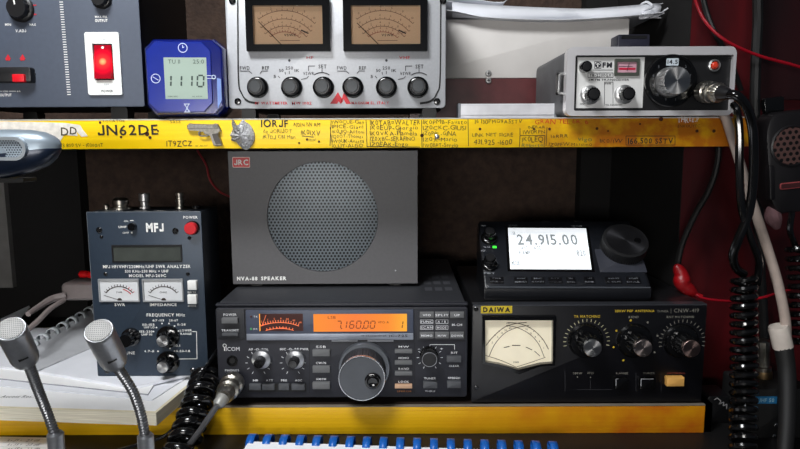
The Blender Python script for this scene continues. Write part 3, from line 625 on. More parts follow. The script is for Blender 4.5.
mb = tr.mb(); O = tr.rect(614.8, 639.8, 58.8, 75.8, .002); I2 = tr.rect(617.5, 637, 61.8, 72.5, .002); mb.frame(MB.rrect(*O, .0006), MB.rrect(*I2, .0006), 0, .002, mat('olive_frame', (84, 88, 80), .35, .3), .0004); mt_ = mb.build('meter', tr.t)
mb = tr.mb(); mb.plate(*I2, 0, .0004, mat('pink_dial', (196, 150, 164), .5)); a = tr.p(619, 68.8, .0006); b = tr.p(635.5, 68.8, .0006); mb.line(*a, *b, 2 * k, .0006, mat('crimson', (190, 24, 60), .5)); mb.line(a[0], a[1] + 2.4 * k, b[0] - 3 * k, b[1] + 2.4 * k, .5 * k, .0006, dk_); a = tr.p(627, 71, .0009); mb.line(a[0], a[1], a[0] + 2 * k, a[1] + 8 * k, .5 * k, .0009, dk_); mb.build('dial_plate', mt_)
tr.knob(587, 66.3, 5.6, .009, gloss, cap=black, capr=.7, fl=0, name='button', label='small black button')
tr.knob(594, 94, 7.2, .014, gloss, skirt=1.35, skm=alu, fl=16, ptr=None, cap=black, capr=.7, label='black knob on silver collar'); tr.knob(629, 93.5, 7.2, .014, gloss, skirt=1.35, skm=alu, fl=16, cap=black, capr=.7, label='black knob on silver collar')
# dial
u, v = tr.p(671, 80.6, .003); s_ = tr.sc(671, 80); mb = tr.mb()
mb.lathe(u, v, [(26 * s_, -.0005), (26 * s_, .0035), (25 * s_, .0048), (22.5 * s_, .0052), (22 * s_, .0042), (.0001, .0042)], gloss, 64); dl = mb.build('dial', tr.t); dl['label'] = 'black round channel dial'
mb = tr.mb(); 
for kk in range(12):
    t = R(kk * 30 + 15); mb.text(str(kk + 1) if kk < 9 else str(kk - 8), u + 19 * s_ * math.cos(t), None, v + 19 * s_ * math.sin(t), 2.6 * s_, .0044, mat('dial_grey', (90, 92, 96), .5))
mb.build('dial_numerals', dl)
a = tr.rect(666.5, 678.5, 58.3, 65.5, .0046); mb = tr.mb(); mb.plate(*a, .0042, .0048, mat('window_pale', (196, 206, 214), .4), .0005); mb.text('14.5', a[0] + .0008, a[1] - .0008, (a[2] + a[3]) / 2, 4 * s_, .005, dk_, 1); mb.build('channel_window', dl)
u, v = tr.p(677, 80.6, .02); mb = tr.mb(); rr = 13.6 * s_; mb.lathe(u, v, [(rr * 1.1, .0042), (rr * 1.08, .008), (rr, .010), (rr, .0195), (rr * .95, .0200)], alu, 96, 40, rr * .05, (2, 3)); kb = mb.build('dial_knob', dl)
mb = tr.mb(); mb.lathe(u, v, [(rr * .93, .0199), (rr * .93, .0203), (.0001, .0204)], alucap, 64); mb.build('knob_cap', kb)['label'] = 'spun aluminium cap'
u, v = tr.p(715, 65.3, .002); mb = tr.mb(); mb.lathe(u, v, [(6 * s_, -.0005), (6 * s_, .0015), (4.6 * s_, .0022), (4.2 * s_, .001)], alu, 24, c1=False); lp = mb.build('indicator', tr.t)
mb = tr.mb(); mb.lathe(u, v, [(3.8 * s_, .0), (3.6 * s_, .002), (2 * s_, .0035), (.0001, .0038)], mat('red_lens', (205, 60, 40), .25), 20); mb.build('lens', lp)['label'] = 'red lens'
# jack on the panel
u, v = tr.p(709, 92, .002); mb = tr.mb(); mb.lathe(u, v, [(11 * s_, -.0005), (11 * s_, .003), (9 * s_, .004), (9 * s_, .006), (6 * s_, .006)], nickel, 32); mb.build('microphone_jack', tr.t)
tr.fin()
# top hardware
u0, u1 = tr.p(618, 40, -.015)[0], tr.p(650, 40, -.015)[0]; vt = tr.p(630, 31.5)[1]
mb = tr.mb(); mb.plate(u0, u1, r_[3] - .001, vt, -.035, -.015, mat('bracket_dark', (40, 40, 52), .35), .0015, .001); mb.plate(u0 + .003, u1 - .003, vt - .004, vt - .001, -.0149, -.0145, black); mb.build('handle_bracket', tr.t)
mb = tr.mb(); u2 = tr.p(583, 47)[0]; mb.plate(u2 - .004, u0 + .015, r_[3] - .0015, r_[3] + .0012, -.03, -.012, mat('strap', (60, 60, 70), .5), .0005); mb.build('strap', tr.t)
# side bracket on left
mb = tr.mb(); a0 = tr.p(559.5, 73)[0]; vA, vB = tr.p(560, 72)[1], tr.p(560, 94)[1]
mb.plate(a0, r_[0] + .002, vA - .002, vA, -.012, -.004, alu, 0, .0003); mb.plate(a0, r_[0] + .002, vB, vB + .002, -.012, -.004, alu, 0, .0003); mb.plate(a0, a0 + .0018, vB, vA, -.012, -.004, alu, 0, .0003); mb.build('side_bracket', tr.t)

# mic plug into radio
pj = [V(700, 91.5, -.017), V(712, 92, -.034), V(722, 93, -.047), V(730, 94.5, -.056)]
pl = thing('microphone_plug', 'silver microphone plug with thick black cable on the portable transceiver', 'plug', tuple(pj[0]))
def between(name, a, b, prof, m, parent, org, seg=28, fl=0, fd=0, label=None, frm=None):
    """turned piece from a to b; prof = [(radius, fraction)]"""
    d = b - a; q = d.to_track_quat('Z', 'Y').to_matrix().to_4x4(); mb = MB(Matrix.Translation(a - org) @ q); Ln = d.length
    mb.lathe(0, 0, [(r, f * Ln) for r, f in prof], m, seg, fl, fd, frm); o = mb.build(name, parent)
    if label: o['label'] = label
    return o
s_ = .00094
between('coupling_ring', pj[0], pj[2], [(9.5 * s_, .12), (10.5 * s_, .2), (10.5 * s_, .42), (9 * s_, .45), (9 * s_, .5), (10.2 * s_, .53), (10.2 * s_, .62), (8 * s_, .65), (8 * s_, .72), (9.2 * s_, .75), (9.2 * s_, .86), (7 * s_, .95)], nickel, pl, pj[0], 48, 24, .0004, (1, 2))
between('strain_relief', pj[2] - (pj[2] - pj[0]) * .06, pj[3], [(7 * s_, 0), (6.5 * s_, .4), (4.5 * s_, 1)], black, pl, pj[0])
cable_pts = [(729, 94.2, -.055), (737, 96, -.060), (746, 106, -.058), (752, 125, -.050), (754, 150, -.045), (753, 185, -.040), (748, 215, -.034), (738, 240, -.030), (733, 256, -.025), (736, 268, -.018), (744, 274, -.014)]
mb = MB(Matrix.Translation(-pj[0])); P = [V(*q) for q in cable_pts]; mb.tube(P, .0042, gloss, 12); mb.build('cable', pl)
mb = MB(Matrix.Translation(-pj[0])); c0 = V(744, 277, -.014); c1 = V(744, 375, -.030); c2 = V(743, 462, -.062)
mb.coil([c0, c1, c2], .0098, .0031, 21, gloss); mb.build('coiled_cord', pl)
mb = MB(Matrix.Translation(-pj[0])); mb.tube([V(*q) for q in ((757, 284, -.012), (759, 262, -.022), (751, 238, -.030), (742, 208, -.034), (739.5, 170, -.036), (739.5, 135, -.036), (737, 112, -.034), (734, 104, -.028))], .0036, gloss, 10); mb.build('return_cable', pl)

# ================================================================ SPEAKER
TZ = V(340, 303.5, 0.004).z   # transceiver top height
spk = V(323, 285, .075); spk.y = .075
fz = .004
sp_ = Dev('loudspeaker', 'dark grey square loudspeaker with round perforated grille above the orange-lit transceiver', 'speaker', (spk.x, .075, TZ + fz))
r_ = sp_.rect(230.5, 417.5, 151, 286); top_ = min(r_[3], ZUB - (TZ + fz) - .0015)
grey = mat('speaker_grey', (92, 91, 93), .5, .05, .05, 300)
mb = sp_.mb(); mb.plate(r_[0], r_[1], 0, top_, -.11, -.004, mat('speaker_case', (44, 44, 47), .5), .003, .001); mb.build('case', sp_.t)
mb = sp_.mb(); cu, cv = sp_.p(322.5, 217.3, 0); s_ = sp_.sc(322, 217); rg = 55.5 * s_; n = 96
O = []
for i in range(n):   # outer outline sampled to match the circle
    t = 2 * math.pi * i / n; c, s2 = math.cos(t), math.sin(t); hx = (r_[1] - cu) if c > 0 else (cu - r_[0]); hy = (top_ - cv) if s2 > 0 else cv
    kk = min(hx / max(abs(c), 1e-6), hy / max(abs(s2), 1e-6)); O.append((cu + kk * c, cv + kk * s2))
for cxn, cyn in ((r_[0], 0), (r_[1], 0), (r_[1], top_), (r_[0], top_)):
    i = min(range(n), key=lambda i: math.hypot(O[i][0] - cxn, O[i][1] - cyn)); O[i] = (cxn, cyn)
Ci = [(cu + rg * math.cos(2 * math.pi * i / n), cv + rg * math.sin(2 * math.pi * i / n)) for i in range(n)]
mb.frame(O, Ci, -.004, 0, grey, -.003); mb.build('front_panel', sp_.t)
gm = holes_mat('perforated_grille', (112, 120, 126), (16, 18, 20), 3.62 * s_, 1.12 * s_, .4, .35)
mb = sp_.mb(); mb.lathe(cu, cv, [(rg, -.0035), (rg * .995, -.0018), (rg * .9, -.0012), (rg * .5, -.0004), (.0001, 0)], gm, 96); mb.build('grille', sp_.t)['label'] = 'round blue-grey perforated grille'
for x in (255, 395):
    for w in (-.015, -.095): u = sp_.p(x, 280)[0]; mb = sp_.mb(); mb.plate(u - .007, u + .007, -fz, .0005, w - .007, w + .007, rubber, .003); mb.build('foot', sp_.t)
mb = sp_.mb(); a = sp_.rect(232.3, 250, 157, 167.6, .001); mb.plate(*a, 0, .0008, mat('badge_rim', (235, 190, 180), .4), .0012); mb.plate(a[0] + .0007, a[1] - .0007, a[2] + .0007, a[3] - .0007, .0007, .001, mat('badge_red', (206, 22, 22), .4), .001)
mb.text('JRC', a[0] + .0022, a[1] - .002, (a[2] + a[3]) / 2, 5.2 * s_, .0012, white, 1); mb.build('badge', sp_.t)['label'] = 'red JRC badge'
sp_.T('NVA-88', 237, 257.5, 278.6, 3.4, bold=2, w=.0004); sp_.T('SPEAKER', 261, 286.5, 278.4, 3.4, bold=2, w=.0004); sp_.dot(395.5, 270.5, .8, greyp); sp_.fin()

# ================================================================ HF TRANSCEIVER (IC-725)
loc = V(341, 397.5, .006); loc.y = .006
ic = Dev('hf_transceiver', 'black HF transceiver with orange display and large tuning dial under the loudspeaker', 'transceiver', tuple(loc))
fp = mat('panel_charcoal', (37, 38, 45), .5, .1, .06, 300); hull = mat('case_charcoal', (50, 51, 55), .45, .1, .08, 200)
r_ = ic.rect(217, 467.5, 303, 397.5); vtop = TZ - loc.z
mb = ic.mb(); mb.plate(r_[0] + .002, r_[1] - .002, .001, vtop, -.235, -.006, hull, .002, .001); mb.build('case', ic.t)
mb = ic.mb(); mb.plate(r_[0], r_[1], 0, ic.p(340, 307.5)[1], -.007, 0, fp, .003, .001); mb.plate(r_[0], r_[1], ic.p(340, 306.6)[1], ic.p(340, 303.6)[1], -.007, -.0012, fp, .001, .0008); mb.build('front_panel', ic.t)
for x in (245, 440):
    for w in (-.03, -.2): u = ic.p(x, 390)[0]; mb = ic.mb(); mb.plate(u - .009, u + .009, -loc.z, .0015, w - .009, w + .009, rubber, .003); mb.build('foot', ic.t)
# top plate buttons seen behind the speaker's right side: vent slots
mb = ic.mb()
for j in range(4):
    for i in range(3): mb.add([(.088 + i * .011, vtop + .0002, -.05 - j * .03), (.096 + i * .011, vtop + .0002, -.05 - j * .03), (.096 + i * .011, vtop + .0002, -.066 - j * .03), (.088 + i * .011, vtop + .0002, -.066 - j * .03)], [(0, 1, 2, 3)], mat('vent', (68, 69, 74), .5))
mb.build('vent_slots', ic.t)
s_ = ic.sc(340, 350)
mb = ic.mb(); mb.plate(*ic.rect(246.5, 413.5, 309.5, 333.5), 0, .0022, mat('bezel_slate', (66, 72, 88), .45), .001, .0006); dz_ = mb.build('display_bezel', ic.t)
mb = ic.mb(); mb.plate(*ic.rect(246.5, 413.5, 333.6, 340, .0026), 0, .003, mat('strip_grey', (140, 146, 158), .4, .4), .0004, .0006); mb.build('trim_strip', ic.t)
mb = ic.mb(); mb.plate(*ic.rect(217.5, 245, 309, 338.5), 0, .0012, mat('panel_black', (34, 35, 40), .5), .001, .0004); mb.build('power_panel', ic.t)
orange = bpy.data.materials.new('orange_display'); orange.use_nodes = True; N = orange.node_tree.nodes; L = orange.node_tree.links; b = N['Principled BSDF']
tc = N.new('ShaderNodeTexCoord'); sep = N.new('ShaderNodeSeparateXYZ'); L.new(tc.outputs['Object'], sep.inputs[0]); mr = N.new('ShaderNodeMapRange')
a = ic.rect(313.5, 407, 314, 331.5, .0025); mr.inputs[1].default_value = a[0]; mr.inputs[2].default_value = a[1]; L.new(sep.outputs[0], mr.inputs[0])
cr = N.new('ShaderNodeValToRGB'); e = cr.color_ramp.elements; e[0].color = (1, .27, .012, 1); e[1].color = (1, .46, .02, 1); q = e.new(.45); q.color = (.98, .2, .025, 1); q = e.new(.8); q.color = (1, .27, .01, 1)
L.new(mr.outputs[0], cr.inputs[0]); L.new(cr.outputs[0], b.inputs['Emission Color']); b.inputs['Emission Strength'].default_value = .85; b.inputs['Base Color'].default_value = (.12, .04, .01, 1)
mb = ic.mb(); mb.plate(*a, .002, .0026, orange, .0004); d_ = mb.build('display', dz_); d_['label'] = 'orange lit display reading 7.160.00'
ld = mat('lcd_brown', (120, 40, 6), .6); w = .0028; mb = ic.mb()
def sg(ch, x): u, v = ic.p(x, 328.2, w); seg7(mb, ch, u, v, 4.2 * s_, 7.2 * s_, .9 * s_, w, ld, .16)
for ch, x in (('7', 336.2), ('1', 341.8), ('6', 349.3), ('0', 356), ('0', 363.5), ('0', 370), ('1', 397.8)): sg(ch, x)
for x in (341.5, 362.5): u, v = ic.p(x, 328.4, w); mb.disc(u, v, .7 * s_, w, ld)
u0, v = ic.p(327.8, 317.4, w); mb.text('LSB', u0, u0 + 7.8 * s_, v, 2.6 * s_, w, ld, 0); u0, v = ic.p(377.8, 322.3, w); mb.text('VFO A', u0, u0 + 11 * s_, v, 2.2 * s_, w, ld, 0); mb.build('digits', dz_)
# s-meter
mb = ic.mb(); a = ic.rect(259.5, 303, 313.8, 331, .0025); mb.plate(*a, .002, .0025, mat('meter_umber', (52, 18, 12), .4, emit=.25), .0003)
oo = mat('orange_lines', (235, 120, 75), .5, emit=.55); oo2 = mat('orange_edge', (255, 170, 50), .5, emit=1.0); w = .0027
u, v = ic.p(281, 372, w); mb.arc(u, v, 51 * s_, 68, 112, .6 * s_, w, oo, 20); mb.arc(u, v, 45 * s_, 72, 108, .6 * s_, w, oo, 20)
for i in range(16): t = R(69 + i * 2.8); mb.line(u + 51 * s_ * math.cos(t), v + 51 * s_ * math.sin(t), u + 53.5 * s_ * math.cos(t), v + 53.5 * s_ * math.sin(t), .6 * s_, w, oo)
for i in range(9): t = R(74 + i * 4); mb.line(u + 45 * s_ * math.cos(t), v + 45 * s_ * math.sin(t), u + 47 * s_ * math.cos(t), v + 47 * s_ * math.sin(t), .6 * s_, w, oo)
for i, c in enumerate(('S', '1', '5', '9', '20', '40', '60')): t = R(109 - i * 6.8); mb.text(c, u + 55 * s_ * math.cos(t), None, v + 55 * s_ * math.sin(t), 1.7 * s_, w, oo)
q = ic.p(282, 328, w); mb.text('S  METER', q[0], None, q[1], 1.6 * s_, w, oo); mb.line(a[0] + .0003, a[2], a[0] + .0003, a[3], .0006, w, oo2)
q = ic.p(262, 326, w); q2 = ic.p(266, 315, w); mb.line(*q, *q2, .4 * s_, w, oo); mb.build('signal_meter', dz_)['label'] = 'small orange-lined signal meter'
for y, c in ((316.5, mat('led_off', (70, 30, 30), .4)), (329, mat('led_green', (70, 150, 90), .4, emit=.4))):
    u, v = ic.p(251, y, .0025); mb = ic.mb(); mb.lathe(u, v, [(1.1 * s_, .002), (.9 * s_, .003), (.0001, .0034)], c, 12); mb.build('indicator', dz_)
T = ic.T; lt = mat('legend_grey', (222, 223, 226), .5)
T('TX', 253.5, 257.5, 316.7, 1.9, lt, w=.0024, bold=0); T('RX', 253.5, 257.5, 329, 1.9, lt, w=.0024, bold=0)
T('HF TRANSCEIVER', 361, 386.5, 335.9, 1.8, dkp, w=.0032, bold=0); T('iC-725', 389, 407.5, 335.9, 2.4, dkp, w=.0032, bold=1)
T('POWER', 223.5, 236.5, 314.7, 2.4, lt, w=.0014); T('TRANSMIT', 221.5, 238.8, 330.4, 2.2, lt, w=.0014)
btn = mat('button_grey', (96, 97, 98), .5, nz=.05); btd = mat('button_dark', (70, 72, 76), .5)
B = ic.button
B(221.5, 237.5, 318.3, 323.6, .005, btn, r=.0005, w0=.0012, name='power_button'); B(222, 238, 333.5, 336.2, .004, btd, r=.0004, w0=.0012, name='transmit_button')
T('ICOM', 226, 239.5, 349, 4, mat('logo_white', (215, 215, 218), .5), bold=0); u, v = ic.p(224.6, 345.6, .0003); ic.txt.arc(u, v, 1.7 * s_, 0, 360, .5 * s_, .0003, white, 12); ic.ln(224.6, 347.5, 224.6, 350.8, .8)
T('PHONES', 225, 239, 370.4, 2, lt); T('MIC', 229.5, 236, 374.6, 2, lt); T('AF -O- SQL', 248.5, 268.5, 349.4, 2.2, lt); T('MIC -O- RF PWR', 280, 308.5, 349.2, 2.2, lt)
u, v = ic.p(232, 361, .001); mb = ic.mb(); mb.lathe(u, v, [(5.6 * s_, 0), (5.4 * s_, .0012), (3.6 * s_, .0012), (3 * s_, -.0001)], gloss, 24, c1=False); mb.lathe(u, v, [(3 * s_, -.0002), (3 * s_, .0002)], blackm, 16); mb.build('headphone_jack', ic.t)
for x, y in ((258.3, 363.5), (292.8, 363.5)):
    ic.knob(x, y + .8, 5.3, .017, black, cap=gloss, capr=.8, skirt=1.85, skm=mat('knob_silver', (150, 152, 156), .3, .8), fl=20, name='knob', fd=.1)
    u, v = ic.p(x, y - .6, .0003)
    for i in range(11): t = R(-60 + i * 30); ic.txt.line(u + 10.5 * s_ * math.cos(t), v + 10.5 * s_ * math.sin(t), u + 13 * s_ * math.cos(t), v + 13 * s_ * math.sin(t), .5 * s_, .0003, lt)
for t_, x0, x1 in (('NB', 253, 258), ('ATT', 266, 273), ('PRE', 281, 287), ('AGC', 295, 302)): T(t_, x0, x1, 380.4, 2, lt)
mb = ic.mb(); mb.plate(*ic.rect(248, 306.5, 383.4, 391.4), 0, .0006, blackm, .0008); mb.build('key_well', ic.t)
for x0, x1 in ((249, 261), (262, 274.5), (278.5, 289), (291.5, 304.5)): B(x0, x1, 384.4, 390.3, .0035, btd, r=.0003)
for t_, y, y0, y1 in (('SSB', 346.8, 350.2, 356.4), ('CW/N', 363, 366.4, 372.9), ('AM/FM', 379.2, 382.6, 389.3)): T(t_, 316, 326, y, 2.2, lt); B(312.5, 329.8, y0, y1, .004, btn, r=.0003)
for t_, y, y0, y1, c in (('MW', 346.8, 350, 353.4, btn), ('MEMO', 358, 361.3, 364.8, btn), ('BAND', 368.8, 372, 375.7, btn), ('LOCK', 381.8, 385, 388.6, mat('button_peach', (196, 158, 128), .5))): T(t_, 398.5, 409, y, 2, lt); B(394.8, 412.2, y0, y1, .004, c, r=.0003)
T('SPEECH', 397, 411, 391.3, 1.5, mat('legend_amber', (190, 120, 60), .5))
mb = ic.mb(); mb.plate(*ic.rect(417.3, 465.6, 310.8, 340), 0, .0006, mat('keypad_field', (36, 37, 43), .5), .0006); mb.build('keypad_field', ic.t)
K3 = ((419.8, 433.8), (435, 449), (450.2, 464))
for (x0, x1), t1, t2 in zip(K3, ('VFO', 'SPLIT', 'UP'), ('MEMO', 'M/W', 'DOWN')):
    B(x0, x1, 312, 318, .003, btn, r=.0003); B(x0, x1, 332.3, 338.5, .003, btn, r=.0003)
    m_ = (x0 + x1) / 2; hw_ = 1.35 * len(t1); T(t1, m_ - hw_, m_ + hw_, 315.2, 2, w=.0033, m=lt); hw_ = 1.4 * len(t2); T(t2, m_ - hw_, m_ + hw_, 335.7, 2, w=.0033, m=lt)
for t_, x0, x1, y in (('FUNC', 421, 432.6, 321.7), ('A / B', 437.5, 446, 321.7), ('SCAN', 421, 432.6, 327.6), ('MODE', 437, 446.5, 327.6), ('M-CH', 452, 462, 324.8)): T(t_, x0, x1, y, 2.2, lt, w=.0008)
for x0, x1 in ((420.5, 433), (436, 448)):
    for y in (321.7, 327.6):
        for a in ((x0, y - 1.9, x1, y - 1.9), (x0, y + 1.9, x1, y + 1.9), (x0, y - 1.9, x0, y + 1.9), (x1, y - 1.9, x1, y + 1.9)): ic.ln(*a, .35, lt, .0008)
ic.knob(429.5, 359.5, 8.4, .014, black, cap=black, capr=.85, fl=24, skirt=1.12, skm=gloss, name='knob', ring=mat('knob_rim', (150, 152, 156), .3, .8))
u, v = ic.p(429.8, 357.6, .0003)
for i in range(11): t = R(-60 + i * 30); ic.txt.line(u + 10.8 * s_ * math.cos(t), v + 10.8 * s_ * math.sin(t), u + 13 * s_ * math.cos(t), v + 13 * s_ * math.sin(t), .5 * s_, .0003, lt)
for a in ((430, 350, 430, 344.6), (430, 344.6, 454.5, 344.6), (454.5, 344.6, 454.5, 349.5)): ic.ln(*a, .5, lt)
T('-', 418, 420, 348.8, 2, lt); T('+', 440, 443, 348.8, 2.4, lt); T('RIT', 451, 457.5, 352.8, 2, lt); B(447, 461.3, 356.3, 362.5, .004, btd, r=.0003); T('CLEAR', 449, 459, 366, 1.7, lt)
T('TUNER', 424, 436, 378.4, 2, lt); B(423.2, 437.3, 382, 388.5, .004, btd, r=.0003); T('SPEECH', 448, 460, 378, 2, lt); B(447.2, 461, 381.6, 388.2, .004, btd, r=.0003); T('THRU', 425, 435, 391.2, 1.6, lt)
for x0, x1 in ((331.5, 357.5), (367.5, 393.5)): ic.button(x0, x1, 340.2, 341.6, .0018, mat('strip_light', (150, 152, 158), .4), name='marker_strip', ch=.0002)
ic.ln(414.8, 343, 414.8, 393, .5, blackm); ic.ln(309.5, 342, 309.5, 393, .5, blackm)
# main dial
u, v = ic.p(364.3, 368.5, .006); mb = ic.mb(); dialm = mat('dial_grey2', (74, 77, 82), .45, .2, .05)
mb.lathe(u, v, [(25.8 * s_, 0), (25.8 * s_, .004), (25 * s_, .0055), (24 * s_, .0055)], mat('collar', (110, 114, 120), .35, .6), 64); dl = mb.build('dial_collar', ic.t)
u, v = ic.p(361.7, 378.6, .030); sf = ic.sc(361, 378, .030); rf = 23.6 * sf
mb = ic.mb(); mb.lathe(u, v, [(rf * 1.0, .0055), (rf * 1.0, .010), (rf, .012), (rf, .027)], mat('dial_rubber', (40, 42, 46), .5), 120, 50, rf * .04, (2, 3), c1=False)
mb.lathe(u, v, [(rf, .027), (rf * 1.01, .0285), (rf * .985, .0300), (rf * .955, .0300)], mat('dial_rim', (185, 188, 192), .25, .9), 96, c0=False, c1=False)
mb.lathe(u, v, [(rf * .955, .0300), (rf * .94, .0292), (rf * .5, .0290), (.0001, .0290)], dialm, 96, c0=False, c1=False); tk = mb.build('tuning_dial', ic.t); tk['label'] = 'large grey tuning dial with bright rim'
u2, v2 = ic.p(372.8, 382.2, .033); mb = ic.mb(); mb.lathe(u2, v2, [(8.3 * sf, .0291), (8.3 * sf, .0305), (6.8 * sf, .0312), (6.2 * sf, .0312), (5.8 * sf, .0335), (4.8 * sf, .0345), (2.5 * sf, .0335), (.0001, .0332)], gloss, 40); mb.build('finger_dimple', tk)
ic.fin()

# mic plug into transceiver
pj = [V(234, 381, -.001), V(231, 387, -.018), V(223, 398, -.042), V(217, 406, -.052)]
mp_ = thing('microphone_plug', 'silver microphone plug pushed into the transceiver front beside the coiled cord', 'plug', tuple(pj[0]))
s_ = .00102
between('coupling_ring', pj[0], pj[2], [(9 * s_, 0), (11 * s_, .06), (11.5 * s_, .12), (11.5 * s_, .32), (9.5 * s_, .36), (9.5 * s_, .44), (10.5 * s_, .48), (10.5 * s_, .6), (8.2 * s_, .64), (8 * s_, .76), (8.6 * s_, .8), (7 * s_, 1)], nickel, mp_, pj[0], 48, 20, .0005, (2, 3))
between('strain_relief', pj[2], pj[3], [(6 * s_, 0), (5.4 * s_, .7), (3.2 * s_, 1)], mat('relief_grey', (150, 150, 146), .45, .3), mp_, pj[0])
mb = MB(Matrix.Translation(-pj[0])); Pc = [V(217.5, 405.5, -.0515), V(210, 416, -.056), V(199, 432, -.060), V(186, 449, -.062), V(172, 466, -.060)]
mb.tube(Pc, .0028, mat('cable_grey', (70, 70, 72), .35), 10); mb.build('cable', mp_)

# coiled cord on left
cc = thing('coiled_cord', 'thick glossy black coiled cord hanging over the lower shelf edge left of transceiver', 'cord', tuple(V(195, 420, -.02)))
org = V(195, 420, -.02); mb = MB(Matrix.Translation(-org))
mb.coil([V(206, 378, .012), V(200, 398, -.018), V(192, 420, -.036), V(182, 447, -.060), V(172, 464, -.070)], .0115, .0046, 8.2, gloss, 12, 20); mb.build('coil', cc)
mb = MB(Matrix.Translation(-org)); mb.tube([V(*q) for q in ((216, 350, .03), (212, 358, .018), (204, 370, -.004), (192, 392, -.022), (183, 415, -.034), (172, 430, -.042), (160, 438, -.046), (140, 444, -.048), (112, 452, -.05))], .0018, gloss, 8); mb.build('straight_lead', cc)

# ================================================================ ANTENNA TUNER
loc = V(588, 406.5, .004); loc.y = .004; loc.z = max(loc.z, .0015)
dw = Dev('antenna_tuner', 'black antenna tuner with cream cross-needle meter and three knobs on the lower shelf', 'antenna tuner', tuple(loc))
dp = mat('tuner_black', (8, 8, 13), .4, nz=.08); r_ = dw.rect(471.5, 704.5, 304.5, 406.5); r_ = (r_[0], r_[1], 0, r_[3])
mb = dw.mb(); mb.plate(r_[0] + .001, r_[1] - .001, .001, r_[3] - .0005, -.2, -.002, black, .002, .001); mb.build('case', dw.t)
mb = dw.mb(); mb.plate(*r_, -.003, 0, dp, .002, .0012); mb.build('front_panel', dw.t)
mb = dw.mb(); mb.plate(r_[0] + .001, r_[1] - .001, r_[3] - .0012, r_[3] + .0002, -.01, .0003, mat('lit_edge_grey', (70, 72, 78), .4, .5)); mb.build('lit_top_edge', dw.t)  # lighter strip: light catching the top edge, painted in
for x in (495, 680):
    for w in (-.02, -.08, ): u = dw.p(x, 395)[0]; mb = dw.mb(); mb.plate(u - .008, u + .008, -loc.z, .001, w - .008, w + .008, rubber, .003); mb.build('foot', dw.t)
s_ = dw.sc(588, 350)
gold = mat('gold_print', (200, 170, 50), .5); gd = mat('dim_print', (120, 118, 110), .5)
mb = dw.mb(); a = dw.rect(481, 512.2, 306, 313.3, .0005); mb.plate(*a, 0, .0005, mat('badge_yellow', (206, 180, 40), .5), .0002); mb.text('DAIWA', a[0] + 2 * s_, a[1] - 2 * s_, (a[2] + a[3]) / 2, 4.6 * s_, .0007, ink, 2); mb.build('badge', dw.t)['label'] = 'yellow DAIWA badge'
# meter
Pf = [(482.5, 316.5), (556.5, 316.5), (555, 365.5), (540, 366.5), (519, 374.5), (499, 367), (482.5, 364)]
Pi = [(484.8, 319.5), (552.3, 319.5), (552, 362.3), (540, 363.3), (518, 368.8), (499, 363.3), (485, 361)]
mb = dw.mb(); mb.frame([dw.p(*q, .006) for q in Pf][::-1], [dw.p(*q, .003) for q in Pi][::-1], 0, .006, gloss, .0004); mt_ = mb.build('meter', dw.t)
mb = dw.mb(); mb.poly([dw.p(*q) for q in Pi], .0001, .0005, mat('dial_cream', (232, 222, 196), .55, nz=.03, emit=.22)); mb.build('dial_plate', mt_)['label'] = 'cream dial with crossing scales'
mb = dw.mb(); w = .0008; q4 = lambda x, y: dw.p(480 + x / 8.1625, 315 + y / 8.1625, w)
def pl_(P, wd, m=mblk):
    Q = smooth([(*q4(*p_), w) for p_ in P], 6)
    for i in range(len(Q) - 1): mb.line(Q[i].x, Q[i].y, Q[i + 1].x, Q[i + 1].y, wd * s_, w, m)
mg = mat('scale_brown', (90, 70, 50), .6)
pl_([(48, 250), (110, 175), (200, 100), (300, 68), (380, 62)], .7, mg); pl_([(75, 335), (120, 240), (200, 150), (300, 103), (400, 85)], .6, mg)
pl_([(225, 62), (330, 72), (430, 118), (510, 195), (560, 280)], .7, mg); pl_([(215, 85), (310, 105), (410, 160), (480, 240), (525, 345)], .6, mg)
pl_([(45, 330), (170, 370), (295, 425)], .5, mg); pl_([(295, 425), (420, 385), (535, 345)], .5, mg); pl_([(195, 266), (240, 256)], .7); pl_([(262, 248), (330, 248)], .8); pl_([(375, 262), (425, 285)], .7); pl_([(445, 295), (490, 335)], .6)
for i, (x, y) in enumerate(((100, 225), (145, 180), (180, 148), (210, 125), (245, 108), (380, 118), (415, 150), (452, 178), (485, 215), (520, 268))):
    q = q4(x, y); mb.text(('2', '5', '10', '20', '40', '30', '15', '8', '4', '1')[i], q[0], None, q[1], 1.8 * s_, w, mg); dd = 2.2 * s_ * (1 if i > 4 else -1); mb.line(q[0] + dd, q[1] + 1.6 * s_, q[0] + dd * 1.6, q[1] + 2.6 * s_, .4 * s_, w, mg)
q = q4(295, 385); mb.text('SWR', q[0], None, q[1], 1.6 * s_, w, mblk, 1); q = q4(230, 68); mb.text('REF', q[0], None, q[1], 1.5 * s_, w, mg)
mb.build('scale', mt_)
